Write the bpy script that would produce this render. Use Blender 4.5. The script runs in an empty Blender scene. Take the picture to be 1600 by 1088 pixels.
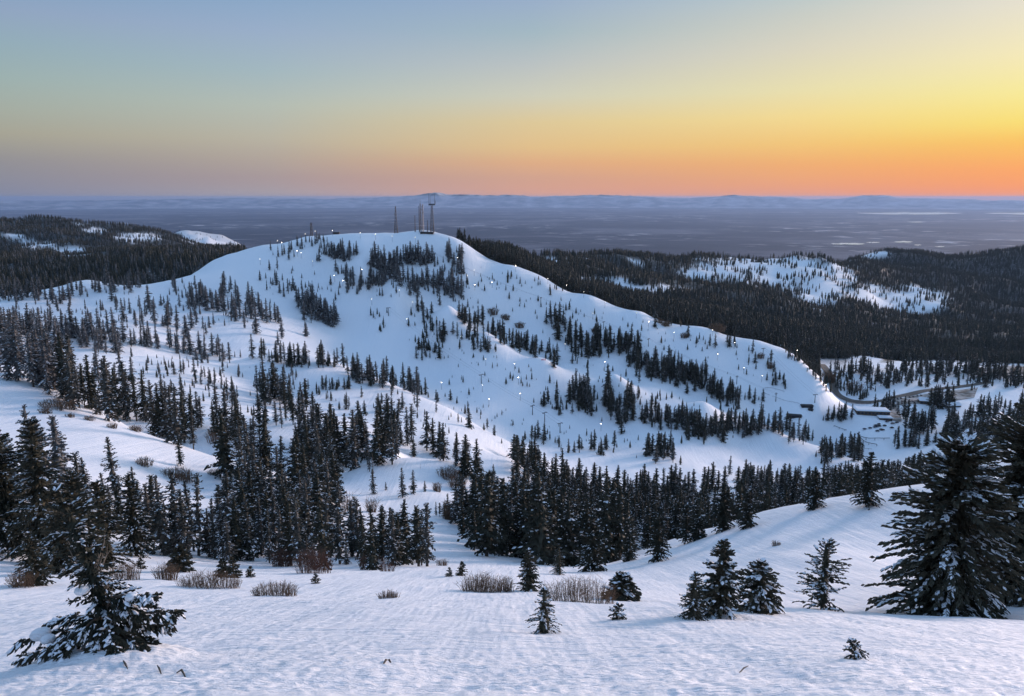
import bpy, math, random
import numpy as np
sc = bpy.context.scene
COL = sc.collection
RAD = math.radians
# ------------------------------------------------------------------ camera
F, CX, CY, PITCH = 1200.0, 800.0, 544.0, RAD(11.1)      # focal length in photo pixels (1600 wide)
cam = bpy.data.objects.new('camera', bpy.data.cameras.new('camera')); COL.objects.link(cam)
cam.data.sensor_width = 36.0; cam.data.lens = 36.0*F/1600.0
cam.data.clip_start = 0.1; cam.data.clip_end = 400000.0
cam.location = (0, 0, 0); cam.rotation_euler = (RAD(90)-PITCH, 0, 0)
sc.camera = cam
sc.view_settings.view_transform = 'Standard'; sc.view_settings.look = 'None'
sc.view_settings.exposure = 0.0; sc.view_settings.gamma = 1.0
sc.cycles.use_denoising = True
sc.cycles.max_bounces = 5; sc.cycles.diffuse_bounces = 3; sc.cycles.glossy_bounces = 2
sc.cycles.transparent_max_bounces = 4; sc.cycles.volume_bounces = 0
sc.cycles.sample_clamp_indirect = 4.0
# ------------------------------------------------------------------ sky
SUN_AZ, SUN_EL = 50.0, 7.0
def lin(c):
    return tuple(((x/255)/12.92 if x/255 <= 0.04045 else ((x/255+0.055)/1.055)**2.4) for x in c)
world = bpy.data.worlds.new('World'); sc.world = world; world.use_nodes = True
nt = world.node_tree; N = nt.nodes; L = nt.links
bg = N['Background']
def vmath(op, a, b=None):
    n = N.new('ShaderNodeMath'); n.operation = op
    for i, x in enumerate((a, b)):
        if x is None: continue
        if isinstance(x, (int, float)): n.inputs[i].default_value = x
        else: L.new(x, n.inputs[i])
    return n.outputs[0]
tc = N.new('ShaderNodeTexCoord'); sep = N.new('ShaderNodeSeparateXYZ'); L.new(tc.outputs['Generated'], sep.inputs[0])
elev = vmath('MULTIPLY', vmath('ARCSINE', sep.outputs['Z']), 180/math.pi)
fac = vmath('DIVIDE', vmath('MAXIMUM', elev, 0.0), 90.0)
azim = vmath('MULTIPLY', vmath('ARCTAN2', sep.outputs['X'], sep.outputs['Y']), 180/math.pi)
dif = vmath('ABSOLUTE', vmath('SUBTRACT', azim, SUN_AZ))
dif = vmath('MINIMUM', dif, vmath('SUBTRACT', 360.0, dif))          # degrees away from where the sun went down
def velev(v): return math.degrees(math.atan((CY-v)/F)-PITCH)
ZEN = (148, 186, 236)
RAMPS = [  # (degrees from the sun, [(elevation, colour)])
 (84, [(300,(136,140,162)),(260,(148,146,152)),(225,(170,166,150)),(190,(168,176,165)),(150,(160,180,178)),(100,(150,175,188)),(60,(148,168,196)),(0,(128,163,198))]),
 (67, [(305,(172,162,170)),(280,(172,155,158)),(250,(182,168,158)),(220,(190,183,166)),(170,(185,193,183)),(120,(168,188,195)),(60,(158,178,205)),(0,(140,170,203))]),
 (48.6,[(300,(222,165,145)),(280,(215,165,145)),(255,(228,175,135)),(230,(232,195,140)),(190,(228,205,155)),(150,(212,210,190)),(100,(192,198,198)),(50,(168,188,198)),(0,(158,178,205))]),
 (30, [(300,(238,160,128)),(260,(246,175,112)),(230,(249,200,118)),(190,(250,222,145)),(150,(240,228,175)),(90,(225,218,195)),(40,(208,210,200)),(0,(190,205,208))]),
 (17, [(300,(250,150,102)),(270,(255,165,96)),(235,(255,195,90)),(210,(255,225,110)),(170,(254,238,150)),(120,(252,238,185)),(50,(238,230,210)),(0,(226,226,212))]),
]
prev = None
for k, (deg, pts) in enumerate(RAMPS):
    r = N.new('ShaderNodeValToRGB'); L.new(fac, r.inputs[0]); cr = r.color_ramp; cr.interpolation = 'LINEAR'
    st = [(max(0.0, velev(v))/90.0, c) for v, c in pts]
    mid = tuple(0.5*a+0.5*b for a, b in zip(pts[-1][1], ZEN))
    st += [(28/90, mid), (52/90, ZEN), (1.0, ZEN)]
    cr.elements[0].position = st[0][0]; cr.elements[0].color = (*lin(st[0][1]), 1)
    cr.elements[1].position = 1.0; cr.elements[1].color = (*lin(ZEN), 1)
    for p, c in st[1:-1]:
        e = cr.elements.new(p); e.color = (*lin(c), 1)
    if prev is None: prev = r.outputs[0]
    else:
        mr = N.new('ShaderNodeMapRange'); mr.clamp = True; mr.interpolation_type = 'SMOOTHSTEP' if k in () else 'LINEAR'
        L.new(dif, mr.inputs['Value']); mr.inputs['From Min'].default_value = RAMPS[k-1][0]; mr.inputs['From Max'].default_value = deg
        mx = N.new('ShaderNodeMix'); mx.data_type = 'RGBA'; L.new(mr.outputs[0], mx.inputs[0]); L.new(prev, mx.inputs[6]); L.new(r.outputs[0], mx.inputs[7])
        prev = mx.outputs[2]
sky = N.new('ShaderNodeTexSky'); sky.sky_type = 'NISHITA'; sky.sun_disc = False
sky.sun_elevation = RAD(SUN_EL); sky.sun_rotation = RAD(SUN_AZ); sky.altitude = 2000
sky.air_density = 1.5; sky.dust_density = 2.0; sky.ozone_density = 4.0
sk = N.new('ShaderNodeMix'); sk.data_type = 'RGBA'; sk.blend_type = 'MULTIPLY'; sk.inputs[0].default_value = 1.0
L.new(sky.outputs[0], sk.inputs[6]); sk.inputs[7].default_value = (0.10, 0.10, 0.10, 1)
fm = N.new('ShaderNodeMix'); fm.data_type = 'RGBA'; fm.inputs[0].default_value = 0.92
L.new(sk.outputs[2], fm.inputs[6]); L.new(prev, fm.inputs[7])
L.new(fm.outputs[2], bg.inputs[0]); bg.inputs[1].default_value = 1.0
# ------------------------------------------------------------------ the glow where the sun has just gone: one broad low sun
sl = bpy.data.lights.new('sun', 'SUN'); sl.energy = 4.0; sl.angle = RAD(14); sl.color = (1.0, 0.79, 0.75)
so = bpy.data.objects.new('sun', sl); COL.objects.link(so)
so.rotation_euler = (RAD(90-SUN_EL), 0, RAD(180-SUN_AZ))
# ------------------------------------------------------------------ helpers
rng = np.random.default_rng(7)
def pix(u, v):
    """photo pixel -> (azimuth, drop per horizontal metre)"""
    u = np.asarray(u, float); v = np.asarray(v, float)
    x = (u-CX)/F; yu = -(v-CY)/F
    dy = math.cos(PITCH)+yu*math.sin(PITCH); dz = -math.sin(PITCH)+yu*math.cos(PITCH)
    return np.arctan2(x, dy), -dz/np.hypot(x, dy)
def project(x, y, z):
    f = y*math.cos(PITCH)-z*math.sin(PITCH); up = y*math.sin(PITCH)+z*math.cos(PITCH)
    f = np.maximum(f, 1e-3)
    return CX+F*x/f, CY-F*up/f
_perm = np.random.default_rng(3).permutation(4096)
_g = np.random.default_rng(4).normal(size=(4096, 2)); _g /= np.linalg.norm(_g, axis=1)[:, None]
def noise(x, y):
    xi = np.floor(x).astype(int); yi = np.floor(y).astype(int); fx = x-xi; fy = y-yi
    def gr(a, b, dx, dy):
        g = _g[_perm[(_perm[a & 4095]+b) & 4095]]
        return g[..., 0]*dx+g[..., 1]*dy
    ux = fx*fx*fx*(fx*(fx*6-15)+10); uy = fy*fy*fy*(fy*(fy*6-15)+10)
    a = gr(xi, yi, fx, fy); b = gr(xi+1, yi, fx-1, fy); c = gr(xi, yi+1, fx, fy-1); d = gr(xi+1, yi+1, fx-1, fy-1)
    return (a+(b-a)*ux)+((c+(d-c)*ux)-(a+(b-a)*ux))*uy
def fbm(x, y, o=4):
    s = 0; a = 1
    for k in range(o): s = s+a*noise(x*2**k+17.3*k, y*2**k-9.1*k); a *= 0.5
    return s
def sstep(a, b, x):
    t = np.clip((x-a)/(b-a), 0, 1); return t*t*(3-2*t)
def material(name, color, rough=0.8, var=None, scale=1.0, bump=0.0, bscale=5.0, spec=0.2, metallic=0.0, emit=None, estr=0.0):
    m = bpy.data.materials.new(name); m.use_nodes = True
    n = m.node_tree.nodes; l = m.node_tree.links; b = n['Principled BSDF']
    b.inputs['Roughness'].default_value = rough; b.inputs['Specular IOR Level'].default_value = spec; b.inputs['Metallic'].default_value = metallic
    b.inputs['Base Color'].default_value = (*color, 1)
    g = n.new('ShaderNodeNewGeometry')
    if var:
        t = n.new('ShaderNodeTexNoise'); t.inputs['Scale'].default_value = scale; t.inputs['Detail'].default_value = 4
        l.new(g.outputs['Position'], t.inputs['Vector'])
        r = n.new('ShaderNodeValToRGB'); r.color_ramp.elements[0].position = 0.35; r.color_ramp.elements[1].position = 0.65
        r.color_ramp.elements[0].color = (*color, 1); r.color_ramp.elements[1].color = (*var, 1)
        l.new(t.outputs['Fac'], r.inputs[0]); l.new(r.outputs[0], b.inputs['Base Color'])
    if bump:
        t = n.new('ShaderNodeTexNoise'); t.inputs['Scale'].default_value = bscale; t.inputs['Detail'].default_value = 5
        l.new(g.outputs['Position'], t.inputs['Vector'])
        bp = n.new('ShaderNodeBump'); bp.inputs['Strength'].default_value = 0.6; bp.inputs['Distance'].default_value = bump
        l.new(t.outputs['Fac'], bp.inputs['Height']); l.new(bp.outputs[0], b.inputs['Normal'])
    if emit:
        b.inputs['Emission Color'].default_value = (*emit, 1); b.inputs['Emission Strength'].default_value = estr
    return m
def mesh_np(name, V, faces, mats, midx=None, smooth=False):
    """V (n,3); faces: list of (k,3)/(k,4) index arrays"""
    me = bpy.data.meshes.new(name)
    V = np.asarray(V, np.float32)
    loops = np.concatenate([np.asarray(f, np.int32).ravel() for f in faces])
    sizes = np.concatenate([np.full(len(f), np.asarray(f).shape[1], np.int32) for f in faces])
    starts = np.concatenate([[0], np.cumsum(sizes)[:-1]]).astype(np.int32)
    me.vertices.add(len(V)); me.vertices.foreach_set('co', V.ravel())
    me.loops.add(len(loops)); me.loops.foreach_set('vertex_index', loops)
    me.polygons.add(len(sizes)); me.polygons.foreach_set('loop_start', starts); me.polygons.foreach_set('loop_total', sizes)
    if midx is not None: me.polygons.foreach_set('material_index', np.asarray(midx, np.int32))
    if smooth: me.polygons.foreach_set('use_smooth', np.ones(len(sizes), bool))
    for m in mats: me.materials.append(m)
    me.update(calc_edges=True); me.validate()
    return me
def link(name, data, parent=None, loc=None, rotz=None):
    o = bpy.data.objects.new(name, data); COL.objects.link(o)
    if parent: o.parent = parent
    if loc is not None: o.location = loc
    if rotz is not None: o.rotation_euler = (0, 0, rotz)
    return o
def tag(o, label, cat, group=None, kind=None):
    o['label'] = label; o['category'] = cat
    if group: o['group'] = group
    if kind: o['kind'] = kind
    return o
class MB:
    """collects simple solids into one mesh"""
    def __init__(s): s.v = []; s.f = []; s.m = []
    def add(s, V, Fc, m=0):
        b = len(s.v); s.v += [tuple(p) for p in V]; s.f += [tuple(i+b for i in f) for f in Fc]; s.m += [m]*len(Fc)
    def box(s, c, d, m=0, rz=0.0, top=1.0):
        x, y, z = (q/2 for q in d); V = []
        for sz in (-1, 1):
            k = top if sz > 0 else 1.0
            for sx, sy in ((-1,-1),(1,-1),(1,1),(-1,1)):
                px, py = sx*x*k, sy*y*k
                V.append((c[0]+px*math.cos(rz)-py*math.sin(rz), c[1]+px*math.sin(rz)+py*math.cos(rz), c[2]+sz*z))
        s.add(V, [(3,2,1,0),(4,5,6,7),(0,1,5,4),(1,2,6,5),(2,3,7,6),(3,0,4,7)], m)
    def bar(s, a, b, r0, r1=None, n=6, m=0):
        a = np.array(a, float); b = np.array(b, float); r1 = r0 if r1 is None else r1
        d = b-a; d = d/max(np.linalg.norm(d), 1e-9)
        p = np.cross(d, (0,0,1) if abs(d[2]) < 0.9 else (1,0,0)); p /= np.linalg.norm(p); q = np.cross(d, p)
        V = [c+r*(p*math.cos(2*math.pi*i/n)+q*math.sin(2*math.pi*i/n)) for c, r in ((a,r0),(b,r1)) for i in range(n)]
        s.add(V, [(i,(i+1)%n,n+(i+1)%n,n+i) for i in range(n)]+[tuple(range(n-1,-1,-1)), tuple(range(n,2*n))], m)
    def ball(s, c, r, m=0, n=8, k=5, sz=1.0):
        V = [(c[0],c[1],c[2]+r*sz)]
        for j in range(1, k):
            th = math.pi*j/k
            V += [(c[0]+r*math.sin(th)*math.cos(2*math.pi*i/n), c[1]+r*math.sin(th)*math.sin(2*math.pi*i/n), c[2]+r*sz*math.cos(th)) for i in range(n)]
        V.append((c[0],c[1],c[2]-r*sz)); Fc = []
        for i in range(n): Fc.append((0,1+i,1+(i+1)%n))
        for j in range(k-2):
            for i in range(n): Fc.append((1+j*n+i,1+(j+1)*n+i,1+(j+1)*n+(i+1)%n,1+j*n+(i+1)%n))
        e = len(V)-1; o = 1+(k-2)*n
        for i in range(n): Fc.append((e,o+(i+1)%n,o+i))
        s.add(V, Fc, m)
    def mesh(s, name, mats, smooth=False):
        me = bpy.data.meshes.new(name); me.from_pydata(s.v, [], s.f)
        for m in mats: me.materials.append(m)
        me.polygons.foreach_set('material_index', s.m)
        if smooth: me.polygons.foreach_set('use_smooth', [True]*len(s.f))
        me.update(); return me
    def build(s, name, mats, parent=None, smooth=False, loc=None, rotz=None):
        return link(name, s.mesh(name, mats if isinstance(mats, list) else [mats], smooth), parent, loc, rotz)
# ------------------------------------------------------------------ terrain: control points (u, v, forward distance), crests marked with c
CP = """
800 1088 9|100 1088 9.5|1500 1088 9.5|800 1040 13|100 1050 15|1500 1040 14|850 990 21|300 990 22|1300 990 22|1600 990 25|0 1000 23
800 950 36|400 950 36|1200 955 40|0 940 42|150 930 48|1480 962 52|1590 945 58|800 920 60|500 915 62|250 910 62|1000 925 62|1250 945 58
800 895 95|600 893 100|420 890 110|150 895 78|0 900 70|1100 930 75|1300 870 95|1300 820 122|1480 880 95|1600 900 75
690 870 150|600 875 135|400 880 130|690 840 190|720 790 260|640 790 262|700 762 300
920 885 165|1000 860 175|1100 830 168|1000 895 110|1150 880 105|800 872 160
0 870 95|0 780 150|100 740 190|200 722 220|0 700 200|0 640 260|200 800 160|300 830 165|300 765 220|400 790 205|480 830 170|550 800 240
600 705 360|600 690 400|600 650 500|540 690 370|700 690 430|680 660 500|760 700 470|800 720 430
700 600 800|620 560 850|560 520 900|520 480 950|520 440 1000|500 400 1060|800 640 750|950 680 720|880 660 740|700 560 860|640 500 930|580 450 985
850 600 800|950 630 780|1050 660 755|1150 690 740|870 700 670|950 710 640
600 390 1060|680 400 1050|720 430 1020|640 430 1020|780 470 1000
800 500 980|850 520 960|900 545 940|950 560 920|1050 590 890|1150 620 860|1250 660 830
850 470 1020|950 520 980|1050 550 950|1150 580 920|1230 610 890|770 440 1035|900 490 1005
1280 640 850|1350 670 830|1370 650 860|1370 690 800|1200 700 740|1450 660 850|1400 700 780|1330 640 870
250 580 480|330 590 500|250 620 430|300 660 380|350 690 350|450 700 340|450 650 450|400 600 540|520 640 500|540 600 560
100 500 700|200 510 680|0 520 560|0 490 720|130 470 820|250 470 850|330 500 780|400 520 760|430 500 830|400 450 940|370 420 1000
100 420 1500|250 415 1400|0 430 1400|200 400 1900|330 402 1600|0 410 2000
60 400 2600|200 395 2600|100 375 3000|300 392 3200|0 380 2900|180 372 3200
850 430 1600|950 450 1700|1000 480 1500|1100 470 1900|1200 480 2000|1100 500 1500|1200 520 1450|1300 470 2300|1400 480 2400|1500 500 2300|1600 480 2700
1200 440 2500|1100 435 2400|1000 430 2200|1400 440 3000|1550 440 3200|1600 430 3400|1500 425 3400
1300 520 1700|1400 540 1650|1550 540 1650|1300 555 1280|1400 568 1250|1550 573 1200|1600 600 1000|1500 600 1020|1400 615 960|1320 592 1050|1600 650 850|1500 650 860|1550 680 700|1600 700 500
"""
CREST = """
650 718 330|580 722 325|720 722 325
460 550 640|530 570 620|620 605 600|700 640 575|800 690 540
130 545 520|250 555 540|330 565 565|400 558 600|40 545 490
0 579 330|60 590 328|130 620 320|200 662 310|300 706 290|400 732 270|450 746 262
570 420 1000|620 450 960|700 480 920|760 520 880|850 560 840|960 585 810|1100 625 790|1200 665 780|1290 698 770
400 386 1100|440 378 1110|480 371 1115|540 366 1112|600 365 1110|660 362 1100|690 367 1095|720 381 1080|800 416 1060|850 440 1050|920 465 1030|1000 490 1010|1100 515 990|1180 531 975|1240 553 950|1280 590 925|1302 618 895
330 409 1050|270 438 960|200 442 930|130 436 930|60 456 880|0 462 850
60 342 3500|0 352 3500|110 345 3500|150 352 3600|220 360 3700|270 374 3900|330 394 3900|374 384 5600|280 363 5600|320 367 5600|345 372 5600
760 391 1700|800 400 1800|850 401 2300|930 403 2600|1000 408 2800|1080 406 3000|1200 403 3000|1290 404 3000|1335 409 3300|1380 393 3900|1450 395 4000|1530 401 4050|1600 405 4000|1700 405 4000|1850 405 4000|-150 356 3500|-300 360 3500
1100 828 176|1200 800 160|1300 779 150|1400 765 148|1500 755 146|1600 745 142
"""
HID = """
1200 230 -112|1300 220 -100|1400 210 -92|1500 210 -88|1600 200 -80|1200 320 -150|1300 310 -140|1400 300 -128|1500 320 -128|1600 330 -125|1300 450 -188|1400 450 -185|1500 470 -178|1200 470 -192|1300 600 -232|1400 620 -232|1500 620 -220|1100 250 -122
1000 260 -130|900 260 -124|800 250 -115|1000 350 -165|900 350 -160|1100 350 -162|800 350 -150|1000 450 -190|900 450 -184|1100 480 -200|800 450 -165|1000 560 -212|900 560 -205|1150 600 -225
"""
def parse(s): return [tuple(float(q) for q in p.split()) for ln in s.strip().split('\n') for p in ln.split('|')]
A = []; R = []; T = []; W = []
def cpt(az, r, t): A.append(az); R.append(r); T.append(t)
for u, v, Y in parse(CP):
    a, t = pix(u, v); cpt(a, Y/math.cos(a), t)
for u, v, Y in parse(CREST):
    a, t = pix(u, v); r = Y/math.cos(a); cpt(a, r, t)
    if Y < 400: q = (1.09, 0.014+0.03*t)
    elif Y < 700: q = (1.09, 0.012)
    elif Y < 900 or (u in (570, 620, 700, 760) and v > 415): q = (1.04, 0.008) if u < 800 else (1.055, 0.014)
    elif Y < 1200: q = (1.10, 0.020) if u < 1170 else (1.06, 0.010)
    else: q = (1.10, 0.016)
    if not (u in (570, 620) and v > 415): cpt(a, r*q[0], t+q[1])
for u, Y, z in parse(HID):
    a = math.atan((u-CX)/F/math.cos(PITCH)); r = Y/math.cos(a); cpt(a, r, -z/r)
for u in (-200, 0, 200, 400, 600, 800, 1000, 1200, 1400, 1600, 1800):
    a = math.atan((u-CX)/F)
    for r, z in ((5200, -640), (6800, -980), (9000, -1290), (14000, -1400)):
        if u < 450 and r < 6000: continue
        cpt(a, r, -z/r)
    for r in (2.5, 5): cpt(a, r, (1.9+0.5*r*math.cos(a))/r)
A, R, T = map(np.array, (A, R, T))
KA = 1.6
X = np.stack([A*KA, np.log(R)], 1)
def kern(d): return d**1.8
def fit():
    n = len(X); D = np.linalg.norm(X[:, None]-X[None], axis=2)
    P = np.hstack([np.ones((n, 1)), X]); M = np.zeros((n+3, n+3))
    M[:n, :n] = kern(D)+2e-3*np.eye(n)*0; M[:n, n:] = P; M[n:, :n] = P.T
    return np.linalg.solve(M, np.concatenate([T, np.zeros(3)]))
COEF = fit()
def rbf(az, lr):
    q = np.stack([az*KA, lr], -1); out = np.empty(len(q))
    for i in range(0, len(q), 40000):
        b = q[i:i+40000]; d = np.sqrt(((b[:, None]-X[None])**2).sum(2))
        out[i:i+40000] = kern(d)@COEF[:-3]+COEF[-3]+b@COEF[-2:]
    return out
MOUND = []
def height(x, y):
    z = base_height(x, y)
    for mx, my, mr, mh in MOUND:
        z = z+mh*np.exp(-((x-mx)**2+(y-my)**2)/(mr*mr))
    return z
def base_height(x, y):
    r = np.hypot(x, y); az = np.arctan2(x, y); rr = np.maximum(r, 2.0)
    zc = -rbf(np.clip(az, -0.92, 0.92), np.log(rr))*rr
    near = -1.9-0.5*y
    w = sstep(3.0, 8.0, r); zc = near*(1-w)+zc*w
    behind = -1.9-0.02*r-0.45*y*np.exp(-r/150)-170*(r/3000)**2
    w = sstep(0.95, 1.7, np.abs(az)); z = zc*(1-w)+behind*w
    # relief
    n1 = sstep(150, 500, r)
    z = z+n1*(1.3*fbm(x/45, y/45, 4)+3.2*fbm(x/140, y/140, 2)+0.45*fbm(x/16, y/16, 3)+3.2*(np.abs(noise(x/95+5, y/170))*2-0.45))
    n2 = sstep(1200, 2200, r)*(1-sstep(6000, 9000, r))
    ridg = 1-np.abs(fbm(x/520+3.1, y/520, 4))*2.0
    z = z+n2*(ridg-0.6)*34
    n3 = 1-sstep(90, 260, r)
    z = z+n3*(0.20*fbm(x/6.5, y/4.5, 3)+0.5*fbm(x/23, y/23, 2)*sstep(6, 30, r))
    n4 = 1-sstep(30, 90, r)
    z = z+n4*(0.09*fbm(x/2.6, y/0.42, 4)+0.08*np.abs(noise(x/3.1+0.3*y, y/0.8))+0.05*fbm(x/0.26, y/0.22, 2)*(1-sstep(9, 30, r)))
    return z
def hit(u, v):
    """where the sight line through a photo pixel first meets the bare ground"""
    u = np.atleast_1d(np.asarray(u, float)); v = np.atleast_1d(np.asarray(v, float))
    a, t = pix(u, v)
    c = np.interp(a, AZ, np.arange(len(AZ))); c0 = np.clip(c.astype(int), 0, len(AZ)-2); fr = (c-c0)[None]
    col = TT[:, c0]*(1-fr)+TT[:, c0+1]*fr
    ok = col <= t[None]; i = np.argmax(ok, 0); good = ok.any(0) & (i > 0); i = np.maximum(i, 1)
    k = np.arange(len(u)); ca, cb = col[i-1, k], col[i, k]
    f = np.clip((ca-t)/np.maximum(ca-cb, 1e-9), 0, 1)
    r = np.exp(LR[i-1]*(1-f)+LR[i]*f)
    x = r*np.sin(a); y = r*np.cos(a)
    return x, y, r, good
def hill_hit(u, v, rmax=1250.0):
    """the same, for things on the ski hill: slides down to the crest when the pixel looks over it"""
    for k in range(40):
        x, y, r, g = hit(u, v+0.5*k)
        if g[0] and r[0] < rmax: break
    return x, y, r, g
def build_grid():
    global AZ, LR, TT, ZZ
    dense = np.arange(-41, 41.001, 0.13)
    AZ = np.radians(np.concatenate([np.arange(-180, -41, 5.0), dense, np.arange(45, 180.1, 5.0)]))
    LR = np.concatenate([np.log(np.geomspace(0.8, 9, 26))[:-1], np.log(np.geomspace(9, 60, 200))[:-1], np.log(np.geomspace(60, 1400, 290))[:-1], np.log(np.geomspace(1400, 13000, 110))])
    a, l = np.meshgrid(AZ, LR); r = np.exp(l); x = r*np.sin(a); y = r*np.cos(a)
    ZZ = height(x.ravel(), y.ravel()).reshape(x.shape); TT = -ZZ/r
    return x, y, r
GX, GY, GR = build_grid()
# the drift under the broken fir
_x, _y, _r, _ = hit(150, 1046)
MOUND = [(_x[0]+0.2, _y[0]-0.1, 1.25, 0.5), (_x[0]+1.5, _y[0]-0.1, 0.7, 0.22), (_x[0]-1.2, _y[0]+0.3, 1.1, 0.18)]
for mx, my, mr, mh in MOUND: ZZ += mh*np.exp(-((GX-mx)**2+(GY-my)**2)/(mr*mr))
TT = -ZZ/GR
GU, GV = project(GX, GY, ZZ)
# forest cover and open snow on the far hills
def ell(u, v, cu, cv, ru, rv): return np.exp(-(((u-cu)/ru)**2+((v-cv)/rv)**2)**2)
def openness(x, y, u, v):
    """0 = closed forest, 1 = open snow; for the country beyond the ski hill"""
    n = fbm(x/330, y/330, 4); n2 = fbm(x/90+7, y/90, 3)
    o = sstep(0.46, 0.8, n+0.5*n2)*0.45
    for e in ((1200,420,130,26),(1115,425,60,12),(1280,440,60,40),(1365,398,28,9),(930,440,75,7),(860,408,16,4),(1000,452,70,9),(1420,470,70,24),(1360,460,40,16),(905,405,20,3),
              (340,372,60,14),(300,362,30,8),(215,372,40,8),(110,392,30,10),(60,385,30,7),(150,362,20,6),(20,370,22,5),(1470,572,130,9),(1440,606,100,8),(1350,565,30,12)):
        o = np.maximum(o, ell(u, v, *e)*(0.45+0.9*np.clip(n2+0.35, 0, 1)))
    return np.clip(o, 0, 1)
# ------------------------------------------------------------------ materials
def snow_material():
    m = bpy.data.materials.new('snow'); m.use_nodes = True
    n = m.node_tree.nodes; l = m.node_tree.links; b = n['Principled BSDF']
    b.inputs['Roughness'].default_value = 0.55; b.inputs['Specular IOR Level'].default_value = 0.25
    g = n.new('ShaderNodeNewGeometry')
    def tex(scale, detail, vec=None, rough=0.6):
        t = n.new('ShaderNodeTexNoise'); t.inputs['Scale'].default_value = scale; t.inputs['Detail'].default_value = detail; t.inputs['Roughness'].default_value = rough
        l.new(vec or g.outputs['Position'], t.inputs['Vector']); return t.outputs['Fac']
    mp = n.new('ShaderNodeMapping'); mp.inputs['Scale'].default_value = (0.2, 1.7, 1.0); mp.inputs['Rotation'].default_value = (0, 0, RAD(6)); l.new(g.outputs['Position'], mp.inputs['Vector'])
    mg = n.new('ShaderNodeMapping'); mg.inputs['Scale'].default_value = (0.35, 0.02, 0.05); mg.inputs['Rotation'].default_value = (0, 0, RAD(-42)); l.new(g.outputs['Position'], mg.inputs['Vector'])
    r = n.new('ShaderNodeValToRGB'); l.new(tex(0.9, 5), r.inputs[0])
    r.color_ramp.elements[0].position = 0.3; r.color_ramp.elements[1].position = 0.7
    r.color_ramp.elements[0].color = (0.83, 0.855, 0.90, 1); r.color_ramp.elements[1].color = (0.92, 0.925, 0.94, 1)
    at = n.new('ShaderNodeAttribute'); at.attribute_name = 'litter'
    ad = n.new('ShaderNodeMath'); ad.operation = 'MULTIPLY'; l.new(at.outputs['Fac'], ad.inputs[0])
    rr = n.new('ShaderNodeValToRGB'); l.new(tex(0.25, 6), rr.inputs[0]); rr.color_ramp.elements[0].position = 0.27; rr.color_ramp.elements[1].position = 0.46
    l.new(rr.outputs[0], ad.inputs[1])
    mx = n.new('ShaderNodeMix'); mx.data_type = 'RGBA'; l.new(ad.outputs[0], mx.inputs[0]); l.new(r.outputs[0], mx.inputs[6]); mx.inputs[7].default_value = (0.035, 0.032, 0.028, 1)
    l.new(mx.outputs[2], b.inputs['Base Color'])
    h = None
    for s, d, k, vec in ((2.2, 6, 0.22, mp.outputs[0]), (7.0, 5, 0.035, None), (22.0, 4, 0.016, None), (1.0, 4, 0.55, mg.outputs[0])):
        q = n.new('ShaderNodeMath'); q.operation = 'MULTIPLY'; l.new(tex(s, d, vec, 0.65), q.inputs[0]); q.inputs[1].default_value = k
        if h is None: h = q.outputs[0]
        else:
            s2 = n.new('ShaderNodeMath'); s2.operation = 'ADD'; l.new(h, s2.inputs[0]); l.new(q.outputs[0], s2.inputs[1]); h = s2.outputs[0]
    bp = n.new('ShaderNodeBump'); bp.inputs['Strength'].default_value = 1.0; bp.inputs['Distance'].default_value = 1.0
    l.new(h, bp.inputs['Height']); l.new(bp.outputs[0], b.inputs['Normal'])
    return m
M_snow = snow_material()
M_puff = material('snow_on_boughs', (0.80, 0.82, 0.86), 0.6)
M_needle = material('needles', (0.026, 0.032, 0.024), 0.75, (0.066, 0.062, 0.045), 0.8)
M_hero = material('near_needles', (0.040, 0.042, 0.030), 0.75, (0.105, 0.094, 0.066), 1.6)
M_grey = material('dusted_needles', (0.040, 0.044, 0.038), 0.8, (0.115, 0.105, 0.092), 0.5)
M_frost = material('frosted_needles', (0.055, 0.058, 0.058), 0.8, (0.20, 0.19, 0.19), 0.35)
M_bark = material('bark', (0.055, 0.045, 0.036), 0.9, (0.10, 0.085, 0.07), 3.0)
M_dead = material('dead_wood', (0.20, 0.17, 0.14), 0.9, (0.12, 0.10, 0.08), 6.0)
M_twig = material('brown_twigs', (0.12, 0.075, 0.05), 0.9, (0.20, 0.135, 0.09), 3.0)
M_redtwig = material('red_twigs', (0.085, 0.045, 0.035), 0.9, (0.14, 0.075, 0.055), 3.0)
M_steel = material('galvanised_steel', (0.16, 0.16, 0.17), 0.5, metallic=0.6)
M_dsteel = material('dark_steel', (0.045, 0.045, 0.05), 0.6, metallic=0.3)
M_asph = material('road_surface', (0.10, 0.085, 0.072), 0.85, (0.17, 0.15, 0.13), 0.35)
M_lot = material('worn_lot_surface', (0.17, 0.14, 0.115), 0.9, (0.50, 0.46, 0.43), 0.12)
M_wall = material('timber_wall', (0.085, 0.060, 0.045), 0.8, (0.12, 0.09, 0.07), 0.6)
M_glass = material('window_glass', (0.03, 0.035, 0.045), 0.08, spec=0.5)
M_plain = None
# ------------------------------------------------------------------ the ground
nr, nc = ZZ.shape
cen = np.array([[0, 0, float(height(np.array([0.0]), np.array([0.01]))[0])]])
V = np.vstack([np.stack([GX, GY, ZZ], -1).reshape(-1, 3), cen])
ii, jj = np.meshgrid(np.arange(nr-1), np.arange(nc-1), indexing='ij')
q = np.stack([ii*nc+jj, ii*nc+jj+1, (ii+1)*nc+jj+1, (ii+1)*nc+jj], -1).reshape(-1, 4)[:, ::-1]
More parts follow.
